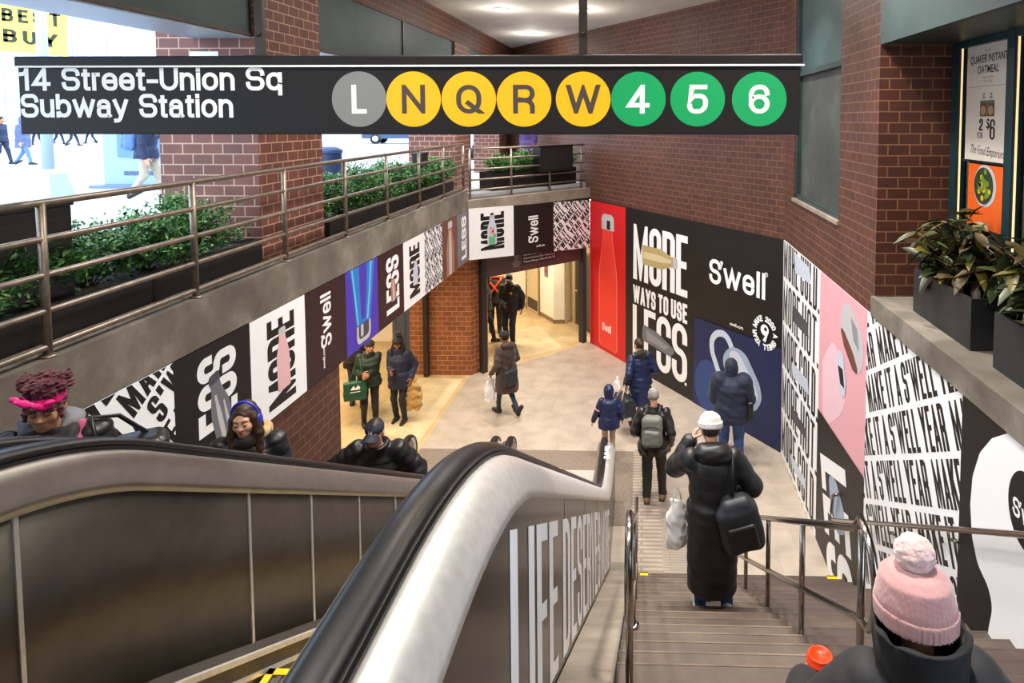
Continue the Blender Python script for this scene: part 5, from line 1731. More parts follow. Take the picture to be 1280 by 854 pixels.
class Person:
    def __init__(s, label, loc, rz, H, skin='light', lean=.06, feet=None, hands=None, poles=None, head=(0, .05, 0), h=.012, pelvis=None, curl=(.5, .5), palms=(None, None), face=False, twist=0, cat='person', group=None, shoulder=.185):
        k = H/1.70
        s.k, s.rz, s.h = k, rz, h/k
        s.root = thing('person', label, cat, loc, rz, group); s.root.scale = (k, k, k)
        s.loc = np.array(loc, float)
        feet = feet or ((-.1, 0, 0), (.1, 0, 0))
        s.pel = np.array(pelvis or (0, (feet[0][1]+feet[1][1])/2*.6, .93))
        s.T = rotz(twist)@rotx(-lean)
        tf = lambda p: s.pel+s.T@np.array(p, float)
        s.tf = tf
        s.sh = [tf((-shoulder, -.01, .445)), tf((shoulder, -.01, .445))]
        s.neck = tf((0, -.005, .50))
        yaw, pit, tilt = head
        s.HR = s.T@rotx(lean*.8)@rotz(yaw)@rotx(-pit)@roty(tilt)
        s.hc = s.neck+s.T@np.array((0, .012, .07))+s.HR@np.array((0, .02, .105))
        hands = hands or (None, None); poles = poles or (None, None); s.el = []; s.wr = []
        for i, sg_ in enumerate((-1, 1)):
            t = hands[i] if hands[i] is not None else s.sh[i]+np.array((sg_*.05, .04, -.53))
            pl = poles[i] if poles[i] is not None else (sg_*.5, -1, -.4)
            e, w = ik(s.sh[i], t, .285, .255, pl); s.el.append(e); s.wr.append(w)
        s.hip = [s.pel+rotz(twist)@np.array((-.09, 0, -.02)), s.pel+rotz(twist)@np.array((.09, 0, -.02))]
        s.kn = []; s.an = []; s.fy = []
        for i in (0, 1):
            f = feet[i]; an = np.array((f[0], f[1], f[2]+.085))
            kn, an = ik(s.hip[i], an, .43, .42, (f[3]*-.4 if len(f) > 3 else 0, 1, 0)); s.kn.append(kn); s.an.append(an); s.fy.append((f[3] if len(f) > 3 else 0, f[4] if len(f) > 4 else 0))
        # body: one continuous skin
        fs = [loft([(0, 0, 0, .155, .105), (.15, 0, 0, .135, .09), (.34, 0, .0, .155, .10), (.46, 0, -.01, .12, .08), (.51, 0, -.01, .06, .055)], (s.pel, s.T)), ell(s.pel, (.15, .11, .11))]
        for i in (0, 1):
            fs += [rcone(s.sh[i], s.el[i], .05, .036), rcone(s.el[i], s.wr[i], .036, .025), rcone(s.hip[i], s.kn[i], .078, .05), rcone(s.kn[i], s.an[i], .05, .033)]
            fs += [rcone(s.an[i]+np.array((0, 0, -.03)), s.an[i]+rotz(s.fy[i][0])@rotx(-s.fy[i][1])@np.array((0, .13, -.05)), .032, .024)]
        fs.append(rcone(s.neck-s.T@np.array((0, 0, .04)), s.hc+s.HR@np.array((0, -.025, -.06)), .054, .05))
        fs = [union(fs, .03)]
        fs.append(frame_f(head_f(), s.hc, s.HR))
        V, Q = surf(union(fs, .012), min(s.h, .012))
        Vs, Qs = [V], [Q]; n = len(V)
        s.hf = []
        for i, sg_ in enumerate((-1, 1)):
            d = s.wr[i]-s.el[i]; d /= np.linalg.norm(d)
            pm = palms[i] if palms[i] is not None else (-sg_, 0, 0)          # palm normal
            z = -np.array(pm, float); z -= d*z.dot(d); z /= np.linalg.norm(z)
            y = np.cross(z, d)
            M3 = np.stack((d, y if sg_ > 0 else -y, z), 1)     # mirrored for the left hand
            # right hand: thumb is on +y = cross(z, x)
            s.hf.append((s.wr[i], M3))
            hv, hq = surf(hand_f(curl[i]), .0055 if s.h > .007 else .004)
            flip = np.linalg.det(M3) < 0
            hv = hv@M3.T+s.wr[i]+d*.015
            if flip: hq = hq[:, ::-1]
            Vs.append(hv); Qs.append(hq+n); n += len(hv)
        from_arrays('body', np.concatenate(Vs), np.concatenate(Qs), SKIN[skin], s.root)
        if face == 'down': s.face_down()
        elif face: s.face()

    def settle(s, px, py, Y, zfoot):
        """move and scale the figure so that the head is met by a pixel's ray at depth Y and the feet stand at zfoot"""
        t = np.array(ony(px, py, Y))
        s.k = (t[2]-zfoot)/s.hc[2]
        q = rotz(s.rz)@(s.hc*s.k)
        s.loc = np.array((t[0]-q[0], t[1]-q[1], zfoot))
        s.root.location = tuple(s.loc); s.root.scale = (s.k,)*3
        return s

    def w(s, p):
        """local -> world"""
        return s.loc+rotz(s.rz)@(np.array(p, float)*s.k)

    def add(s, name, f, m, h=None, label=None, parent=None):
        o = sdf_obj(name, f, h or s.h, m, parent or s.root)
        if label: o['label'] = label
        return o

    def H_(s, f): return frame_f(f, s.hc, s.HR)

    def face(s):
        for sg_ in (-1, 1):
            V, Q = surf(s.H_(ell((sg_*.031, .079, .004), (.0135, .0115, .0095))), .002)
            e = from_arrays('eye', V, Q, EYEW, s.root)
            V, Q = surf(s.H_(ell((sg_*.031, .0885, .001), (.0055, .003, .0055))), .0012); from_arrays('iris', V, Q, EYED, e)
            V, Q = surf(s.H_(union([rcone((sg_*.017, .0905, .0285), (sg_*.034, .089, .034), .0028, .003), rcone((sg_*.034, .089, .034), (sg_*.05, .078, .029), .003, .0016)], .003)), .0015); from_arrays('eyebrow', V, Q, LASH, s.root)
            V, Q = surf(s.H_(union([rcone((sg_*.018, .089, .0085), (sg_*.031, .0925, .0125), .0016, .0022), rcone((sg_*.031, .0925, .0125), (sg_*.045, .085, .008), .0022, .0014)], .002)), .0012); from_arrays('eyelash', V, Q, LASH, s.root)
        s.mouth()

    def mouth(s):
        V, Q = surf(s.H_(union([rcone((-.02, .0825, -.0585), (-.004, .0895, -.0555), .003, .0045), rcone((.02, .0825, -.0585), (.004, .0895, -.0555), .003, .0045), rcone((-.016, .084, -.0645), (.016, .084, -.0645), .004, .004), rcone((-.008, .0885, -.0665), (.008, .0885, -.0665), .0045, .0045)], .004)), .0016)
        from_arrays('lips', V, Q, LIPS, s.root)

    def face_down(s):
        """lowered eyelids"""
        sk = s.root.children[0].data.materials[0]
        for sg_ in (-1, 1):
            V, Q = surf(s.H_(ell((sg_*.031, .080, .004), (.0145, .012, .0105))), .002); e = from_arrays('eyelid', V, Q, sk, s.root)
            V, Q = surf(s.H_(union([rcone((sg_*.019, .0885, -.003), (sg_*.031, .0915, -.006), .0014, .002), rcone((sg_*.031, .0915, -.006), (sg_*.044, .086, -.002), .002, .0014)], .002)), .0012); from_arrays('eyelash', V, Q, LASH, e)
            V, Q = surf(s.H_(union([rcone((sg_*.017, .0905, .0285), (sg_*.034, .089, .034), .0026, .0028), rcone((sg_*.034, .089, .034), (sg_*.05, .078, .029), .0028, .0015)], .003)), .0015); from_arrays('eyebrow', V, Q, LASH, s.root)
        s.mouth()

    # ---- clothes
    def trousers(s, m, w=.0, cuff=.0, top=.08, name='trousers'):
        fs = [loft([(-.1, 0, 0, .165+w, .125+w), (top, 0, 0, .16+w, .115+w)], (s.pel, s.T)), ell(s.pel+np.array((0, -.01, -.04)), (.16+w, .125+w, .11))]
        for i in (0, 1):
            a = s.an[i]+np.array((0, 0, .0+cuff)); v = s.an[i]-s.kn[i]
            fs += [rcone(s.hip[i], s.kn[i], .092+w, .066+w), rcone(s.kn[i], s.an[i]+(s.kn[i]-s.an[i])*(.04+cuff), .066+w, .05+w)]
        return s.add(name, folds(union(fs, .025), .004, 26, 3), m)

    def shoes(s, m, boot=0., sole=None):
        for i in (0, 1):
            Rf = rotz(s.fy[i][0])@rotx(-s.fy[i][1])
            f = union([rcone((0, -.045, -.045), (0, .06, -.047), .043, .044), rcone((0, .06, -.047), (0, .165, -.058), .044, .034), rcone((0, -.02, -.03), (0, .0, .03+boot), .045, .045 if boot else .04)], .03)
            g = lambda P, f=f: np.maximum(f(P), -(P[:, 2]+.083))
            g.lo, g.hi = f.lo, f.hi
            sh_ = s.add('boot' if boot else 'shoe', frame_f(g, s.an[i], Rf), m, min(s.h, .009))
            if sole is not None:
                b = cut(frame_f(rbox((0, .055, -.078), (.046, .145, .012), .01), s.an[i], Rf), lambda P: P[:, 2]*0+1, .001) if 0 else frame_f(rbox((0, .055, -.076), (.045, .143, .012), .011), s.an[i], Rf)
                s.add('sole', b, sole, min(s.h, .007), None, sh_)

    def coat(s, m, L=.12, b=.025, flare=.02, q=0., qa=.012, sl=.0, fold=.004, name='coat', collar=.0, stride=0., hemz=None, open_=False, sleeve_end=.97, seed=1):
        """upper part follows the torso; below the hips it hangs straight down"""
        up_ = loft([(-.04, 0, 0, .185+b, .14+b), (.15, 0, 0, .165+b, .125+b), (.34, 0, .005, .185+b, .135+b), (.43, 0, -.01, .165+b*.7, .105+b*.8), (.475, 0, -.01, .12+b*.5, .085+b*.6), (.51, 0, -.01, .08+b*.4, .072+b*.4), (.535, 0, -.005, .075+b*.3, .072+b*.3)], (s.pel, s.T))
        if L > 0:
            lo_ = loft([(s.pel[2]-L, s.pel[0], s.pel[1], .185+b+flare, .145+b+flare+stride), (s.pel[2]-L*.5, s.pel[0], s.pel[1], .19+b+flare*.6, .15+b+flare*.5+stride*.6), (s.pel[2]+.06, s.pel[0], s.pel[1]+.01, .17+b, .13+b)])
            f = union([up_, lo_], .06)
        else: f = up_
        if q: f = quilt(f, s.pel, s.pel+s.T@np.array((0, 0, 1)), q, qa)
        fs = [f]
        for i in (0, 1):
            e, w_ = s.el[i], s.el[i]+(s.wr[i]-s.el[i])*sleeve_end
            a = rcone(s.sh[i], e, .064+b*.55+sl, .056+b*.5+sl); c = rcone(e, w_, .056+b*.5+sl, .042+b*.4+sl)
            if q: a = quilt(a, s.sh[i], e, q*.85, qa*.85); c = quilt(c, e, w_, q*.85, qa*.85)
            fs.append(union([a, c], .02))
        if collar: fs.append(loft([(.48, 0, 0, .10+b*.4, .095+b*.4), (.53+collar, 0, .01, .092+b*.4, .095+b*.4)], (s.pel, s.T)))
        f = union(fs, .035)
        if fold: f = folds(f, fold, 22, seed)
        if collar:
            f = cut(f, loft([(.50, 0, 0, .066, .068), (.56+collar, 0, .012, .076+b*.2, .08+b*.2)], (s.pel, s.T)), .006)
        return s.add(name, f, m)

    def hood_down(s, m, big=1., name='hood', fold=.004):
        f = union([frame_f(ell((0, -.085, .0), (.125*big, .075*big, .07*big), rotx(.5)), s.neck+s.T@np.array((0, 0, .02)), s.T), frame_f(rcone((-.09, -.01, .03), (-.02, .06, -.03), .04*big, .03*big), s.neck, s.T), frame_f(rcone((.09, -.01, .03), (.02, .06, -.03), .04*big, .03*big), s.neck, s.T), frame_f(rcone((-.09, -.02, .03), (.09, -.02, .03), .035*big, .035*big), s.neck+s.T@np.array((0, -.06, 0)), s.T)], .05)
        f = cut(f, s.H_(ell((0, 0, .0), (.092, .108, .12))), .01)
        return s.add(name, folds(f, fold, 40, 5), m)

    def hood_up(s, m, trim=None, b=.018, name='hood'):
        f = union([s.H_(ell((0, -.02, .018), (.086+b, .112+b, .106+b))), s.H_(ell((0, .0, -.06), (.078+b, .085+b, .09))), rcone(s.neck, s.hc-s.HR@np.array((0, .03, .06)), .095, .09)], .05)
        f = cut(f, s.H_(ell((0, .12, -.012), (.062, .09, .092))), .012)
        f = cut(f, s.H_(ell((0, .01, -.005), (.079, .101, .112))), .006)
        o = s.add(name, folds(f, .003, 35, 2), m)
        if trim is not None:
            pts = [np.array((.068*math.sin(a), .062+.02*math.cos(a), -.012+.098*math.cos(a))) for a in np.linspace(0, 2*PI, 17)]
            g = union([rcone(pts[i], pts[i+1], .02, .02) for i in range(16)], .01)
            g2 = folds(s.H_(g), .006, 120, 4)
            s.add('fur_trim', g2, trim, min(s.h, .008), None, o)
        return o

    def hair(s, m, kind='short'):
        f = s.H_(ell((0, -.018, .03), (.083, .102, .100)))
        if kind == 'short':
            f = cut(f, s.H_(ell((0, .10, -.04), (.082, .08, .10))), .012); f = cut(f, s.H_(half((0, 0, -.045), (0, -.35, 1)) if 0 else ell((0, .01, -.10), (.09, .075, .062))), .01)
        elif kind == 'long':
            fs = [cut(f, s.H_(ell((0, .098, -.03), (.062, .075, .105))), .012)]
            for sg_ in (-1, 1):
                a = s.hc+s.HR@np.array((sg_*.072, .02, .02)); b_ = s.hc+s.HR@np.array((sg_*.088, .02, -.10)); c = s.tf((sg_*.10, .10, .34)); 
                fs += [rcone(a, b_, .026, .032), rcone(b_, c, .034, .022)]
                fs += [rcone(s.hc+s.HR@np.array((sg_*.05, -.05, .0)), s.tf((sg_*.09, -.10, .36)), .045, .03)]
            f = union(fs, .03)
        elif kind == 'bun':
            f = union([cut(f, s.H_(ell((0, .10, -.03), (.078, .08, .105))), .012), s.H_(ell((0, -.108, .03), (.042, .036, .04)))], .015)
        elif kind == 'curly_up':
            f = cut(f, s.H_(ell((0, .10, -.035), (.068, .07, .09))), .01)
            fs = [f]
            q = random.Random(9)
            for k in range(70):
                a = q.uniform(0, 2*PI); r_ = q.uniform(0, .105); 
                fs.append(s.H_(ell((r_*math.cos(a), -.005+r_*math.sin(a)*.8, .13+q.uniform(-.035, .06)*(1-(r_/.13)**2)), (q.uniform(.016, .028),)*3)))
            f = folds(folds(folds(union(fs, .012), .005, 110, 1), .005, 240, 2), .003, 480, 7)
            return s.add('hair', f, m, min(s.h, .0042))
        return s.add('hair', folds(f, .003, 60, 6), m)

    def beanie(s, m, pom=None, cuff=.05, name='knit_hat', b=.012, tall=.0, ribs=44, low=.02):
        def knit(f, amp=.0022):
            def g(P):
                q = (P-s.hc)@s.HR
                return f(P)-amp*np.sin(np.arctan2(q[:, 0], q[:, 1])*ribs)
            g.lo, g.hi = f.lo-amp, f.hi+amp
            return g
        f = s.H_(loft([(low+.013, 0, -.012, .083+b, .102+b), (.05, 0, -.014, .084+b, .102+b), (.09+tall, 0, -.018, .068+b, .085+b), (.115+tall, 0, -.02, .042+b, .055+b), (.128+tall, 0, -.02, .012+b, .016+b)]))
        o = s.add(name, knit(f, .0018), m, min(s.h, .009))
        c = s.H_(loft([(low, 0, -.012, .088+b, .107+b), (low+cuff, 0, -.014, .089+b, .107+b)]))
        s.add('hat_cuff', knit(c), m, min(s.h, .008), None, o)
        if pom is not None:
            q = random.Random(2)
            g = folds(folds(s.H_(ell((0, -.02, .165+tall), (.068, .068, .062))), .0025, 90, 8), .0016, 330, 9)
            s.add('pompom', g, pom, min(s.h, .004), None, o)
        return o

    def cap(s, m, emblem=None):
        f = s.H_(loft([(.03, 0, -.012, .087, .106), (.065, 0, -.014, .085, .102), (.095, 0, -.018, .066, .08), (.118, 0, -.02, .03, .036)]))
        o = s.add('baseball_cap', f, m, min(s.h, .008))
        b = lambda P: np.maximum(ell((0, .10, .012), (.082, .09, .30))(P), np.abs(P[:, 2]-.038+.9*(P[:, 0]**2)/.1+.10*(P[:, 1]-.09))-.005)
        b.lo, b.hi = np.array((-.09, .03, -.08)), np.array((.09, .2, .05))
        b = cut(b, ell((0, -.012, .0), (.084, .10, .1)), .003)
        s.add('cap_brim', s.H_(b), m, .005, None, o)
        if emblem is not None:
            mb = MB()
            for ch, sx_, sy_ in (('N', 0, 0), ('Y', .0, -.004)):
                w_, g = glyph(ch, .034, .042, .0075, .006)
                for p in g:
                    P3 = []
                    for a, b_ in p:
                        x = a-w_/2+sx_; z = .034+b_+sy_; y = -.013+.1075*math.sqrt(max(0, 1-(x/.09)**2))-.012*(z-.03)/.03*.35
                        P3.append(s.hc+s.HR@np.array((x, y+.004, z)))
                    mb.add(P3, [tuple(range(len(P3)))])
            mb.build('cap_emblem', emblem, o)
        return o


CL = {k: mat(k, c, rough=r, noise=n, nscale=18, sheen=sh_) for k, (c, r, n, sh_) in dict(
    black_puffer=('#17181b', .42, .15, 0), black_matte=('#2a2a2d', .7, .12, .1), black_cloth=('#161518', .75, .15, .1), navy_cloth=('#151d36', .7, .15, .1), navy_puffer=('#16224a', .45, .15, 0), brown_coat=('#43302b', .75, .12, .15),
    denim=('#2f4d80', .75, .25, .1), denim_dark=('#22344f', .75, .2, .1), dark_trousers=('#2a2420', .75, .15, 0), grey_leggings=('#77736f', .8, .15, 0), beige_trousers=('#b7a58d', .75, .12, 0), khaki=('#b5aa98', .75, .1, 0),
    black_leather=('#1a1817', .35, .15, 0), tan_shoe=('#7d6242', .6, .2, 0), white_shoe=('#c6c8c8', .5, .15, 0), dark_shoe=('#1d1a1a', .5, .1, 0), white_knit=('#e4e0dc', .85, .04, .3), pink_knit=('#cf9c9a', .9, .08, .5), pom_pink=('#e2c2be', .95, .06, .6),
    hair_brown=('#3a241a', .5, .25, 0), hair_dark=('#1b1412', .5, .2, 0), hair_grey=('#8d8a86', .55, .2, 0), hair_red=('#5c222b', .7, .3, .2), hair_blond=('#8a6238', .5, .25, 0), fur_black=('#151316', .9, .2, .3), fur_tan=('#b0905f', .9, .25, .4), fur_beige=('#bfa88b', .9, .2, .4),
    pink_satin=('#e01b7a', .45, .1, 0), pink_scarf=('#b04a72', .8, .15, .1), grey_cloth=('#6f7076', .8, .15, .1), grey_pack=('#6b7068', .6, .15, 0), dark_pack=('#24272d', .5, .15, 0), green_dark=('#1f2f26', .6, .15, 0), green_bag=('#14503c', .55, .1, 0), plastic_white=('#eceaea', .35, .05, 0),
    paper_tan=('#b08a4e', .75, .15, 0), navy_cap=('#1b2233', .7, .1, 0), orange_vest=('#ff5a1e', .6, .05, 0), blue_gloss=('#2436b8', .3, .05, 0), cool_navy=('#1f2c4c', .7, .15, 0), cool_blue=('#5b7cb4', .65, .15, 0), cool_coat=('#56648a', .75, .2, 0), glove_yellow=('#e0a020', .6, .1, 0), purple_cloth=('#4a2f6a', .7, .2, 0)).items()}
PUF = CL['black_puffer']


def own(name, label, cat, P, anchor, group=None):
    """a thing carried by a person: its Empty stands at anchor (person's local frame)"""
    t = thing(name, label, cat, tuple(P.w(anchor)), P.rz, group); t.scale = (P.k,)*3
    t['_a'] = [float(v) for v in anchor]
    return t


def part(t, name, f, m, h=.009, parent=None):
    a = np.array(t['_a'])
    V, Q = surf(f, h)
    return from_arrays(name, V-a, Q, m, parent or t)


def part_mb(t, name, mb, m, parent=None):
    a = np.array(t['_a'])
    mb.v = [tuple(np.array(v)-a) for v in mb.v]
    return mb.build(name, m, parent or t)


def carrier_bag(P, label, top, w, d, hgt, m, name='carrier_bag', group=None, tilt=0., seed=0, logo=None):
    """soft bag hanging from a grip at top"""
    top = np.array(top, float); c = top-np.array((0, 0, .10+hgt))
    t = own(name, label, 'bag', P, c)
    f = loft([(c[2], c[0], c[1], w*.46, d*.46), (c[2]+hgt*.3, c[0], c[1], w*.52, d*.55), (c[2]+hgt*.75, c[0], c[1], w*.46, d*.42), (c[2]+hgt, c[0], c[1], w*.36, d*.2)])
    part(t, 'bag_body', folds(folds(f, .007, 14, seed), .004, 45, seed+1), m, .008)
    mb = MB()
    for sy in (-1, 1): mb.tube([(c[0]-w*.2, c[1]+sy*d*.12, c[2]+hgt-.01), (c[0]-w*.06, c[1]+sy*.01, top[2]-.01), (c[0]+w*.06, c[1]+sy*.01, top[2]-.01), (c[0]+w*.2, c[1]+sy*d*.12, c[2]+hgt-.01)], .006, 8)
    part_mb(t, 'bag_handle', mb, m)
    return t


def rucksack(P, label, m, m2, sc=1., low=0., off=(0, 0)):
    A = (P.pel, P.T)
    c = np.array((off[0], -.245+off[1], .27-low))
    t = own('backpack', label, 'backpack', P, P.tf((c[0], c[1], c[2]-.24*sc)))
    f = frame_f(rbox(c, (.16*sc, .10*sc, .235*sc), .075*sc), P.pel, P.T)
    b = part(t, 'pack_body', folds(f, .004, 25, 3), m, .01)
    g = frame_f(rbox(c+np.array((0, -.105*sc, -.07*sc)), (.12*sc, .045*sc, .11*sc), .035*sc), P.pel, P.T); part(t, 'front_pocket', folds(g, .003, 30, 2), m, .009)
    mb = MB()
    for zz in (.02*sc,): mb.tube([P.tf((c[0]+x, c[1]-.10*sc*math.sqrt(max(0, 1-(x/(.17*sc))**4))-.004, c[2]+.05*sc+.05*sc*(1-(x/(.15*sc))**2))) for x in np.linspace(-.14*sc, .14*sc, 9)], .005, 6)
    part_mb(t, 'zip', mb, m2)
    for sg_ in (-1, 1):
        mb = MB(); pth = [(sg_*.09, -.17, .44), (sg_*.10, -.09, .55), (sg_*.115, .02, .54), (sg_*.125, .13, .45), (sg_*.13, .17, .32), (sg_*.15, .08, .16), (sg_*.15, -.1, .10)]
        V = [P.tf(p) for p in pth]; mb.tube(V, .019, 8); part_mb(t, 'shoulder_strap', mb, m2)
    mb = MB(); mb.tube([P.tf((x+off[0], -.2, .50+.05*math.sin(a)-low)) for x, a in ((-.035, 0), (-.02, 1.2), (.02, 1.9), (.035, PI))], .007, 6); part_mb(t, 'grab_loop', mb, m2)
    return t
# ---------------------------------------------------------------- people on the stairs and in the hall
# woman in the long black puffer coat, going down the stairs
P = Person('woman in white knit hat and long black puffer coat walking down the stairs', (.60, 5.455, 1.535), R(4), 1.70, 'light', lean=.10, h=.009,
           feet=((-.10, -.06, 0, .05), (.12, -.12, .03, -.1, -.45)), hands=((-.15, .25, 1.40), (.24, .12, .98)), poles=((-.7, -.1, -1), (.8, -.6, -.2)), head=(.1, .25, 0), curl=(1.0, .9))
P.trousers(CL['denim']); P.shoes(CL['white_shoe'], sole=CL['grey_cloth'])
P.coat(PUF, L=.66, b=.03, flare=-.005, q=.115, qa=.006, stride=.02, sl=.012, name='puffer_coat'); P.hood_down(PUF, 1.25)
P.beanie(CL['white_knit'], tall=.02, b=.016); P.hair(CL['hair_brown'], 'short')
t = own('shoulder_bag', 'large black shoulder bag on the right side of the woman in long black coat', 'bag', P, (.19, -.2, .70))
part(t, 'bag_body', folds(union([rbox((.20, -.22, .90), (.18, .10, .20), .07, roty(-.25)), rbox((.17, -.22, 1.04), (.13, .085, .12), .06, roty(-.2))], .05), .006, 20, 3), CL['dark_pack'], .009)
part(t, 'bag_pocket', rbox((.21, -.32, .86), (.12, .03, .11), .03, roty(-.25)), CL['black_leather'], .008)
mb = MB(); mb.tube([P.tf((.13, -.20, .22)), P.tf((.15, -.13, .45)), P.tf((.17, -.02, .53)), P.tf((.22, .1, .44)), P.tf((.30, .02, .25)), P.tf((.28, -.14, .12))], .014, 8); part_mb(t, 'strap', mb, CL['black_leather'])
mb = MB(); mb.tube([(.30, -.30, 1.05), (.27, -.31, .95), (.24, -.315, 1.02)], .006, 8); part_mb(t, 'buckle', mb, STEEL)
carrier_bag(P, 'white plastic bag hanging from the left arm of the woman in the long black coat', (-.28, .14, 1.03), .19, .12, .43, CL['plastic_white'], seed=5)

# man in navy hooded coat facing the black poster
P = Person('person in navy hooded coat and jeans standing before the navy carafe poster', (1.50, 10.78, 0), R(-8), 1.73, 'tan', lean=.05, feet=((-.13, .02, 0, .15), (.14, -.03, 0, -.25)), hands=((-.14, .30, 1.12), (.16, .28, 1.10)), head=(.05, .3, 0))
P.trousers(CL['denim'], w=.025); P.shoes(CL['dark_shoe']); P.coat(CL['navy_cloth'], L=.20, b=.10, flare=.0, sl=.04, fold=.006, name='parka'); P.hood_up(CL['navy_cloth'], b=.025)
t = own('shoulder_bag', 'small black shoulder bag on the right hip of the person in navy hooded coat', 'bag', P, (.31, -.08, .82))
part(t, 'bag_body', folds(rbox((.31, -.06, .97), (.05, .12, .15), .035), .004, 25, 1), CL['black_leather']); mb = MB(); mb.tube([P.tf((.28, .02, .15)), P.tf((.22, .06, .40)), P.tf((.15, .02, .56)), P.tf((.17, -.12, .50)), P.tf((.26, -.14, .2))], .01, 8); part_mb(t, 'strap', mb, CL['black_leather'])

# grey-haired man with rucksack
P = Person('grey-haired man in dark jacket and brown trousers with grey-green backpack', (.17, 9.55, 0), R(-6), 1.70, 'rosy', lean=.10, h=.01, feet=((-.10, .05, 0, .1), (.13, .16, 0, -.1)), hands=((-.24, .20, .98), (.26, .10, .90)), head=(.35, .2, 0), curl=(.9, .6))
P.trousers(CL['dark_trousers'], w=.012); P.shoes(CL['tan_shoe'], sole=CL['dark_shoe']); P.coat(CL['black_leather'], L=.13, b=.03, fold=.006, name='jacket', collar=.02); P.hair(CL['hair_grey'], 'short')
P.add('glove', rcone(P.wr[0], P.wr[0]+(P.wr[0]-P.el[0])*.35, .042, .05), CL['glove_yellow'], .008)
rucksack(P, 'grey-green backpack worn by the grey-haired man', CL['grey_pack'], CL['dark_pack'], .95, .02)
carrier_bag(P, 'flat orange bag held low by the grey-haired man', P.wr[0]+np.array((.03, .02, -.03)), .06, .14, .22, mat('orange_bag', '#d98a1c', rough=.6))

# woman in navy quilted coat
P = Person('woman in navy quilted coat with black fur collar walking towards the gate', (-.03, 11.95, 0), R(28), 1.68, 'light', lean=.07, feet=((-.24, -.24, .06, 0, -.7), (.08, .22, 0)), hands=((-.30, .02, .92), (.22, .15, 1.02)), head=(.15, .05, 0), curl=(1.2, .7))
P.trousers(CL['grey_leggings'], w=-.012); P.shoes(CL['dark_shoe'], sole=CL['grey_cloth']); P.coat(CL['navy_puffer'], L=.42, b=.03, flare=.02, q=.10, qa=.008, name='quilted_coat'); P.hood_down(CL['fur_black'], 1.05, 'fur_collar', .008); P.hair(CL['hair_brown'], 'bun')
t = own('tote_bag', 'black tote bag with beige handles held by the woman in navy quilted coat', 'bag', P, (-.32, .02, .34))
part(t, 'bag_body', folds(union([rbox((-.33, .0, .52), (.13, .26, .15), .06), rbox((-.33, .0, .62), (.10, .25, .10), .05)], .04), .006, 18, 2), CL['dark_pack'], .01)
for yy in (-.1, .1):
    mb = MB(); mb.tube([(-.45, yy, .56), (-.43, yy, .70), (-.33, yy*.4+.02, .93), (-.31, yy*.2+.03, .94), (-.24, yy, .72)], .013, 8); part_mb(t, 'handle', mb, CL['beige_trousers'])
carrier_bag(P, 'white plastic bag beside the black tote of the woman in navy coat', (-.36, .25, 1.0), .10, .24, .26, CL['plastic_white'], seed=9)

# child
P = Person('child in navy hooded jacket with striped sleeves by the escalator end', (-.56, 10.85, 0), R(10), 1.25, 'light', lean=.05, feet=((-.08, .0, 0), (.09, -.04, 0)), hands=((-.36, .12, .86), (.32, .05, .92)), head=(.1, .05, 0), h=.012, shoulder=.165)
P.trousers(CL['beige_trousers']); P.shoes(CL['dark_shoe']); P.coat(CL['navy_puffer'], L=.16, b=.045, q=.12, qa=.008, name='jacket'); P.hood_up(CL['navy_puffer'], CL['fur_beige'], b=.03)
d = P.el[0]-P.sh[0]
for a, c, nm in ((.55, 'pink_satin', 'pink_sleeve_stripe'), (.72, 'plastic_white', 'white_sleeve_stripe')): P.add(nm, rcone(P.sh[0]+d*a, P.sh[0]+d*(a+.08), .086-.015*a+.006, .085-.015*a+.006), CL[c], .01)

# woman in brown coat
P = Person('woman in brown hooded coat and black knit hat crossing the hall with a white bag', (-2.66, 12.45, 0), R(52), 1.64, 'brown', lean=.07, feet=((-.04, .20, 0), (.06, -.30, .06, 0, -.7)), hands=((-.28, .10, .93), (.20, .22, 1.05)), head=(0, .1, 0), curl=(1.2, .6))
P.trousers(CL['denim_dark'], w=-.01); P.shoes(CL['dark_shoe'], boot=.12); P.coat(CL['brown_coat'], L=.40, b=.03, flare=.03, fold=.007, name='long_coat', stride=.02); P.hood_down(CL['brown_coat'], .95); P.beanie(CL['black_cloth'], b=.01); P.hair(CL['hair_dark'], 'short')
t = own('shoulder_bag', 'black shoulder bag on the back of the woman in brown coat', 'bag', P, (-.06, -.26, .68))
part(t, 'bag_body', folds(rbox((-.08, -.24, .86), (.16, .06, .16), .05), .005, 22, 4), CL['dark_pack'], .01); mb = MB(); mb.tube([P.tf((-.15, -.21, .05)), P.tf((.05, -.21, .36)), P.tf((.13, -.06, .56)), P.tf((.08, .12, .42)), P.tf((-.12, .14, .2))], .01, 8); part_mb(t, 'strap', mb, CL['dark_pack'])
carrier_bag(P, 'white carrier bag held by the woman in brown coat', P.wr[0]+np.array((-.01, .05, -.05)), .24, .12, .42, CL['plastic_white'], seed=15)

# officer coming through the gate
P = Person('man in black uniform jacket with yellow chest badge walking out of the gate', (-3.42, 16.55, 0), R(176), 1.80, 'dark', lean=.02, feet=((-.10, .10, 0), (.11, -.12, .03, 0, -.3)), hands=((-.30, .0, .90), (.06, .30, 1.04)), head=(.1, .15, 0))
P.trousers(CL['black_cloth'], w=.012); P.shoes(CL['dark_shoe']); P.coat(CL['black_cloth'], L=.10, b=.05, fold=.006, name='uniform_jacket', collar=.03); P.cap(CL['black_cloth'])
P.add('badge', frame_f(ell((-.09, .186, .36), (.032, .008, .036)), P.pel, P.T), mat('badge_yellow', '#e8b52a', rough=.5), .006)
t = own('phone', 'small dark phone in the hand of the man in black uniform', 'phone', P, (.0, .36, 1.02)); part(t, 'phone_body', rbox((.0, .37, 1.05), (.035, .006, .07), .005, rotx(.6)), BLACKM, .006)
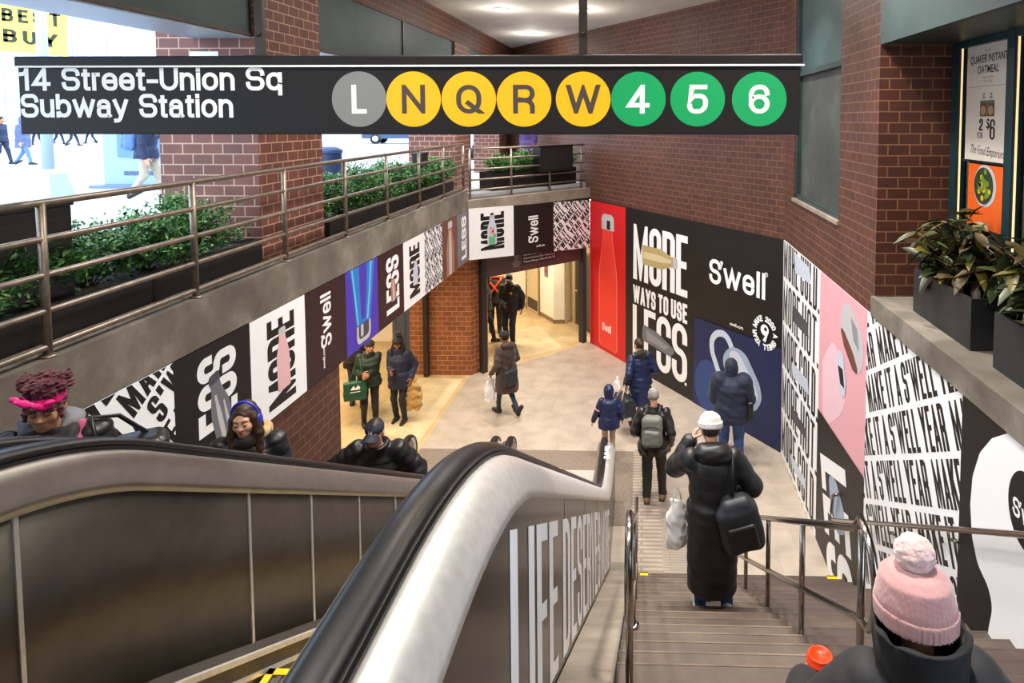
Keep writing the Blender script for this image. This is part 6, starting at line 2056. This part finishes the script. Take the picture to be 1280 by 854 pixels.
# person with orange vest straps behind him
P = Person('person in dark jacket with orange reflective straps standing behind the man in uniform', (-3.98, 17.35, 0), R(10), 1.80, 'dark', lean=.03, feet=((-.11, .06, 0), (.11, -.04, 0)), head=(0, .1, 0))
P.trousers(CL['black_cloth'], w=.01); P.shoes(CL['dark_shoe']); P.coat(CL['dark_trousers'], L=.10, b=.04, name='work_jacket'); P.hair(CL['hair_grey'], 'short')
vs = union([frame_f(rcone((-.15, -.185, .47), (.07, -.19, .18), .022, .022), P.pel, P.T), frame_f(rcone((.15, -.185, .47), (-.07, -.19, .18), .022, .022), P.pel, P.T), frame_f(rcone((-.16, -.05, .53), (-.15, -.185, .47), .024, .022), P.pel, P.T), frame_f(rcone((.16, -.05, .53), (.15, -.185, .47), .024, .022), P.pel, P.T), frame_f(rcone((-.14, -.1, .54), (.14, -.1, .54), .022, .022), P.pel, P.T)], .01)
P.add('reflective_straps', vs, CL['orange_vest'], .009)
P = Person('person mostly hidden behind the left gate post, one dark shoe showing', (-4.15, 16.62, 0), R(-70), 1.75, 'dark', feet=((-.1, -.1, 0), (.1, .28, 0)))
P.trousers(CL['black_cloth']); P.shoes(CL['dark_shoe']); P.coat(CL['black_cloth'], L=.1, b=.03); P.hair(CL['hair_dark'], 'short')

# two women in the left opening
P = Person('woman in dark green jacket carrying a green tote bag', (-5.15, 11.95, 0), R(205), 1.64, 'tan', lean=.05, feet=((-.1, .02, 0), (.11, -.05, 0)), hands=((.02, .26, 1.10), (.12, .24, 1.12)), head=(.5, .05, 0), face='down', h=.011, shoulder=.165)
P.trousers(CL['black_cloth']); P.shoes(CL['dark_shoe']); P.coat(CL['green_dark'], L=.12, b=.022, q=.12, qa=.007, name='jacket', collar=.02); P.hair(CL['hair_dark'], 'short'); P.beanie(CL['black_cloth'], b=.014)
t = own('tote_bag', 'dark green tote bag with white emblem carried by the woman in green jacket', 'bag', P, (.24, .16, .62))
part(t, 'bag_body', folds(rbox((.26, .16, .80), (.21, .06, .18), .03), .006, 15, 5), CL['green_bag'], .009)
mb = MB(); mb.add([(.18, .226, .84), (.34, .226, .84), (.33, .226, .87), (.29, .226, .92), (.25, .226, .87), (.21, .226, .93), (.17, .226, .88)][::-1], [tuple(range(7))]); mb.add([(.17, .226, .79), (.17, .226, .805), (.35, .226, .805), (.35, .226, .79)], [(0, 1, 2, 3)]); mb.v = [(x, y+.004, z) for x, y, z in mb.v]; part_mb(t, 'emblem', mb, WHITE)
mb = MB(); mb.tube([(.12, .18, .95), (.14, .16, 1.15), (.16, .1, 1.38), (.18, -.02, 1.42), (.28, .1, 1.2), (.36, .16, .95)], .012, 8); part_mb(t, 'strap', mb, CL['green_bag'])
P = Person('woman in black coat and pompom hat looking at her hands, beside the green tote', (-4.63, 12.10, 0), R(176), 1.66, 'brown', lean=.06, feet=((-.09, .0, 0), (.10, -.06, 0)), hands=((-.26, .03, .92), (.05, .26, 1.10)), head=(.15, .12, 0), face='down', h=.011, shoulder=.168)
P.trousers(CL['black_cloth']); P.shoes(CL['dark_shoe']); P.coat(CL['navy_cloth'], L=.22, b=.03, q=.11, qa=.007, name='coat', collar=.03); P.hair(CL['hair_dark'], 'long'); P.beanie(CL['black_cloth'], CL['fur_black'], b=.018, tall=.0)
t = own('paper_bag', 'crumpled tan paper bag held low by the woman in black coat', 'bag', P, (-.30, .02, .28))
f = loft([(.28, -.30, .02, .14, .09), (.5, -.30, .02, .16, .10), (.74, -.29, .02, .12, .06), (.86, -.28, .02, .05, .03)]); part(t, 'bag_body', folds(folds(f, .016, 18, 8), .008, 45, 3), CL['paper_tan'], .009)
P = Person('person in black jacket with a backpack seen between violet poster and green-jacket woman', (-5.75, 12.75, 0), R(20), 1.76, 'tan', lean=.05, feet=((-.1, .1, 0), (.1, -.1, 0)), hands=((-.40, .05, 1.0), None))
P.trousers(CL['denim_dark']); P.shoes(CL['dark_shoe']); P.coat(CL['black_cloth'], L=.12, b=.03, name='jacket'); P.hair(CL['hair_dark'], 'short'); rucksack(P, 'black backpack on the person beside the woman in green jacket', CL['dark_pack'], CL['black_cloth'], 1.05)

# ---------------------------------------------------------------- people riding up the left escalator
def rider(px, py, Y, label, dz=1.20, **k):
    """the rider's size follows from where the step is under the head"""
    zst = hz(Y+.1)-dz
    P = Person(label, (0, 0, 0), k.pop('rz'), 1.70, **k)
    P.settle(px, py, Y, zst)
    return P, 0, zst


P, x, zs_ = rider(468, 541, 6.6, 'man in navy baseball cap and black puffer jacket riding up the escalator', rz=R(186), skin='rosy', lean=.22, h=.009, feet=((-.1, 0, 0), (.1, .1, 0)), hands=((-.37, .20, .94), (.43, .14, .95)), poles=((-.6, -.9, 0), (1, -.3, .9)), head=(-.08, .12, 0), face='down', curl=(.9, .9), palms=((0, 0, -1), (0, 0, -1)))
P.trousers(CL['denim_dark']); P.shoes(CL['dark_shoe']); P.coat(PUF, L=.10, b=.05, q=.10, qa=.012, sl=.012, name='puffer_jacket', collar=.03); P.hair(CL['hair_dark'], 'short'); P.cap(CL['navy_cap'], WHITE)

P, x, zs_ = rider(306, 524, 4.75, 'woman with long hair and blue headphones riding up the left escalator', rz=R(200), skin='light', lean=.05, h=.007, feet=((-.1, 0, 0), (.1, .05, 0)), hands=((-.15, .28, 1.02), (.15, .28, 1.02)), head=(-.15, .12, .05), face='down')
P.trousers(CL['black_cloth']); P.shoes(CL['dark_shoe']); P.coat(PUF, L=.12, b=.035, q=.11, qa=.01, name='jacket'); P.hair(CL['hair_brown'], 'long')
P.hood_down(CL['fur_tan'], 1.12, 'fur_trim', .007)
P.add('hair_ends', folds(union([rcone(P.tf((-.12, .115, .40)), P.tf((-.11, .16, .18)), .022, .014), rcone(P.tf((.11, .125, .42)), P.tf((.12, .16, .16)), .024, .014)], .01), .005, 60, 3), CL['hair_blond'], .006)
P.add('scarf', frame_f(ell((0, .05, .52), (.085, .075, .06)), P.pel, P.T), CL['black_cloth'], .007)
t = own('headphones', 'shiny blue over-ear headphones on the long-haired woman', 'headphones', P, P.hc)
arc = [P.hc+P.HR@np.array((.092*math.cos(a), -.005, .015+.118*math.sin(a))) for a in np.linspace(0, PI, 17)]
mb = MB(); mb.tube(arc, .011, 10); part_mb(t, 'headband', mb, CL['blue_gloss'])
for sg_ in (-1, 1):
    part(t, 'ear_cup', P.H_(ell((sg_*.096, -.005, -.012), (.02, .037, .042))), CL['blue_gloss'], .004); part(t, 'ear_pad', P.H_(ell((sg_*.082, -.005, -.012), (.012, .033, .038))), CL['black_cloth'], .004)

P, x, zs_ = rider(57, 509, 3.12, 'woman with dark red curly hair and a pink head scarf riding up the escalator', rz=R(214), skin='tan', lean=.12, h=.007, feet=((-.1, 0, 0), (.1, .05, 0)), hands=((-.14, .30, 1.05), (.14, .30, 1.05)), head=(-.1, .13, 0), face='down')
P.trousers(CL['black_cloth']); P.shoes(CL['dark_shoe']); P.coat(PUF, L=.10, b=.04, q=.09, qa=.011, sl=.01, name='puffer_jacket'); P.hair(CL['hair_red'], 'curly_up'); P.hood_down(CL['grey_cloth'], 1.1)
band = loft([(.045, 0, -.012, .088, .107), (.085, 0, -.016, .084, .100)])
o = P.add('head_scarf', folds(P.H_(band), .003, 50, 3), CL['pink_satin'], .005)
bow = union([ell((-.035, .098, .062), (.038, .018, .020), roty(.5)), ell((.048, .09, .082), (.05, .018, .024), roty(-.35)), ell((0, .104, .066), (.017, .014, .018)), ell((.095, .068, .098), (.03, .012, .02), roty(-.3))], .01)
P.add('scarf_bow', folds(P.H_(bow), .003, 70, 2), CL['pink_satin'], .004, None, o)
P.add('fringe', folds(P.H_(union([ell((.04, .085, .028), (.03, .016, .016)), ell((-.03, .088, .03), (.034, .014, .014)), ell((.074, .035, -.01), (.016, .025, .05)), ell((-.074, .035, -.01), (.016, .025, .05))], .01)), .004, 120, 5), CL['hair_red'], .004)
P.add('neck_scarf', folds(frame_f(union([rcone((-.10, .03, .50), (.10, .03, .50), .05, .05), rcone((-.08, .10, .46), (.08, .10, .46), .05, .05)], .03), P.pel, P.T), .006, 40, 3), CL['black_cloth'], .007)
P.add('scarf_edge', folds(frame_f(union([rcone((.13, .05, .50), (.15, .12, .38), .03, .03), rcone((-.14, .0, .52), (-.13, .10, .46), .025, .025)], .02), P.pel, P.T), .005, 40, 4), CL['pink_scarf'], .006)
t = own('shoulder_bag', 'black studded bag at the side of the woman in the pink head scarf', 'bag', P, P.tf((-.36, .0, .12)))
part(t, 'bag_body', folds(frame_f(rbox((-.37, .02, .27), (.16, .10, .12), .06), P.pel, P.T), .006, 22, 4), CL['black_leather'], .008)
mb = MB()
for k in range(7): a = P.tf((-.50+.045*k, .13, .33+.02*math.sin(k))); mb.lathe([(.001, -.006), (.008, -.003), (.008, .003), (.001, .006)], tuple(a), 8)
part_mb(t, 'stud', mb, STEEL)
mb = MB(); mb.tube([P.tf((-.45, .0, .36)), P.tf((-.30, -.02, .52)), P.tf((-.18, .02, .56)), P.tf((-.22, .14, .42))], .013, 8); part_mb(t, 'strap', mb, CL['black_leather'])

# ---------------------------------------------------------------- woman in pink hat, close to the viewer on the stair landing
P = Person('woman in fluffy pink pompom hat seen from behind at the lower right', (0, 0, 0), R(2), 1.7, 'rosy', lean=.06, h=.0065, hands=((-.305, .27, 1.125), (.30, .2, 1.05)), poles=((-.9, -.5, -.6), None), head=(0, .12, 0), curl=(1.0, .6), palms=((.8, .3, 0), None))
P.settle(1142, 762, 1.93, 2.8985)
P.trousers(CL['black_cloth']); P.shoes(CL['dark_shoe']); P.coat(CL['black_matte'], L=.25, b=.05, flare=.02, q=.16, qa=.004, sl=.02, name='puffer_coat')
P.add('coat_collar', folds(cut(frame_f(loft([(.44, 0, -.01, .15, .13), (.52, 0, -.01, .15, .14), (.655, 0, -.015, .158, .152)]), P.pel, P.T), frame_f(loft([(.47, 0, 0, .105, .105), (.68, 0, -.015, .14, .132)]), P.pel, P.T), .01), .004, 30, 6), CL['black_cloth'], .0065)
o = P.beanie(CL['pink_knit'], CL['pom_pink'], cuff=.055, b=.045, tall=.03, ribs=60, low=-.018, name='knit_hat')
for sg_, z_ in ((-1, .36), (1, .42)):
    pts = [P.tf((sg_*(.10+.14*k/8), -.20+.01*math.sin(k*2), z_-.05-.10*k/8)) for k in range(9)]
    P.add('fur_trim', folds(union([rcone(pts[i], pts[i+1], .02, .02) for i in range(8)], .008), .006, 90, 3), CL['fur_tan'], .005)
hp_ = P.wr[0]+P.hf[0][1]@np.array((.085, 0, -.045))
t = own('coffee_cup', 'black takeaway cup with a bright orange lid held by the woman in pink hat', 'cup', P, hp_+np.array((0, 0, -.09)))
mb = MB(); mb.lathe([(.030, 0), (.033, .004), (.0465, .148), (.0465, .15)], tuple(hp_+np.array((0, 0, -.075))), 28); part_mb(t, 'cup', mb, mat('cup_black', '#1a1718', rough=.5))
mb = MB(); mb.lathe([(.049, .143), (.0535, .146), (.0535, .153), (.048, .157), (.0465, .172), (.045, .176), (.038, .176), (.036, .168), (.001, .168)], tuple(hp_+np.array((0, 0, -.075))), 28); part_mb(t, 'lid', mb, mat('lid_orange', '#ff4a1a', rough=.35))

# ---------------------------------------------------------------- people out on the street
P = Person('man in navy jacket and pale trousers with grey-blue backpack walking past the kiosk', (-10.1, 13.05, ZS), R(-70), 1.78, 'light', lean=.06, feet=((-.08, .22, 0), (.08, -.28, .05, 0, -.5)), h=.016, cat='person')
P.trousers(CL['khaki'], w=.005); P.shoes(CL['dark_shoe']); P.coat(CL['cool_navy'], L=.12, b=.04, name='jacket'); P.hair(CL['hair_brown'], 'short'); rucksack(P, 'grey-blue backpack on the man walking past the street kiosk', CL['cool_blue'], CL['cool_navy'], 1.05)
P = Person('hooded walker in grey coat and jeans at the left edge of the street', (-22.0, 22.6, ZS), R(-80), 1.72, 'light', lean=.05, feet=((-.08, -.28, .05, 0, -.5), (.08, .30, 0)), h=.02)
P.trousers(CL['cool_blue']); P.shoes(CL['dark_shoe']); P.coat(CL['cool_coat'], L=.30, b=.04, name='coat'); P.hood_up(CL['cool_coat'], CL['fur_beige'], b=.03)
P = Person('walker in dark coat beside the hooded grey walker on the street', (-23.1, 22.9, ZS), R(-80), 1.72, 'tan', lean=.03, feet=((-.08, .25, 0), (.08, -.25, .05, 0, -.5)), h=.02)
P.trousers(CL['cool_navy']); P.shoes(CL['dark_shoe']); P.coat(CL['cool_navy'], L=.1, b=.03, name='jacket'); P.hair(CL['hair_dark'], 'short')
GFAR = 'distant walkers across the street'
P0 = Person('distant dark-dressed walker across the street, legs showing under the station sign', (0, 0, ZS), 0, 1.75, 'tan', feet=((-.08, .28, 0), (.08, -.28, .05, 0, -.5)), h=.026, group=GFAR)
P0.trousers(CL['cool_navy']); P0.shoes(CL['dark_shoe']); P0.coat(CL['cool_navy'], L=.2, b=.04, name='coat'); P0.hair(CL['hair_dark'], 'short')
for i, (x, y, rz) in enumerate(((47, 182, 80), (73, 181, -80), (91, 183, -60), (114, 180, 100))):
    o = P0.root if i == 0 else copy_tree(P0.root)
    a = onz(x, y, ZS); o.location = a; o.rotation_euler = (0, 0, R(rz))
P = Person('person in purple behind the black box over the gate', (-3.25, 18.6, ZS), R(150), 1.70, 'tan', h=.018)
P.trousers(CL['black_cloth']); P.shoes(CL['dark_shoe']); P.coat(CL['purple_cloth'], L=.2, b=.04, name='coat'); P.hair(CL['hair_dark'], 'short')

for o in list(bpy.data.objects):
    if '_a' in o: del o['_a']
# ------------------------------------------------------------------ light
w = bpy.data.worlds.new('sky'); scene.world = w; w.use_nodes = True
bg = w.node_tree.nodes['Background']
bg.inputs['Color'].default_value = (.70, .84, 1.0, 1); bg.inputs['Strength'].default_value = 4.3
scene.view_settings.view_transform = 'Standard'
scene.view_settings.look = 'None'
scene.view_settings.gamma = 1
scene.view_settings.use_curve_mapping = False
scene.view_settings.exposure = 0.1


def lamp(name, kind, loc, power, col, size=.2, rot=(0, 0, 0), sy=None, spread=None):
    l = bpy.data.lights.new(name, kind)
    l.energy = power; l.color = col
    if kind == 'AREA':
        l.shape = 'RECTANGLE' if sy else 'DISK'
        l.size = size
        if sy: l.size_y = sy
        if spread: l.spread = spread
    else:
        l.shadow_soft_size = size
    o = bpy.data.objects.new(name, l); COL.objects.link(o); o.location = loc; o.rotation_euler = rot
    return o


LAMP = mat('lamp_lens', '#fff6e8', rough=.4, emit=14, ecol='#fff0dc')
RING = mat('lamp_ring', '#d9d4cc', rough=.4)
WL = (1.0, .93, .85)


def downlight(x, y):
    near = any(abs(x-a)+abs(y-b) < .3 for a, b in ((-2.88, 13.43), (-1.25, 13.57), (-2.95, 17.31)))
    lb = {True: 'round recessed downlight in the concrete ceiling'}[True]
    if near:
        lb = 'recessed downlight nearest the brick beam, left of the sign rod' if abs(y-13.43) < .1 else ('recessed downlight behind the hanging sign rod' if abs(x+1.25) < .1 else 'farthest recessed downlight, by the brick corner of the ceiling')
    t = thing('downlight', lb, 'ceiling light', (x, y, ZC), 0, 'downlights in the concrete ceiling')
    r = MB(); r.lathe([(.13, 0), (.17, -.004), (.175, -.016), (.135, -.016), (.13, -.004)], (0, 0, 0), 28); r.build('trim_ring', RING, t)
    g = MB(); g.lathe([(.001, -.006), (.128, -.006), (.128, -.002), (.001, -.002)], (0, 0, 0), 28); g.build('lens', LAMP, t)
    lamp('downlight_lamp', 'AREA', (x, y, ZC-.03), 74 if y > 4 else 60, WL, .26, spread=R(115))
    lamp('ceiling_fill', 'POINT', (x, y, ZC-.42), 30, WL, .07)  # added point fill hung below the lens to brighten the ceiling


for x, y in ((-2.88, 13.43), (-1.25, 13.57), (-2.95, 17.31), (-1.8, 9.6), (-.2, 9.6), (1.3, 9.4), (-1.7, 6.2), (-.2, 6.2), (1.3, 6.0), (-1.6, 2.6), (.9, 2.8)):
    downlight(x, y)
for x, y in ((-6.5, 13.0), (-7.5, 10.5), (-4.8, 17.5), (-3.2, 17.2), (-5.6, 20.5), (-8.5, 14.5), (-5.2, 11.0)):
    lamp('lobby_ceiling_lamp', 'AREA', (x, y, 2.66), 60, (1.0, .84, .60), 1.2, sy=.3)
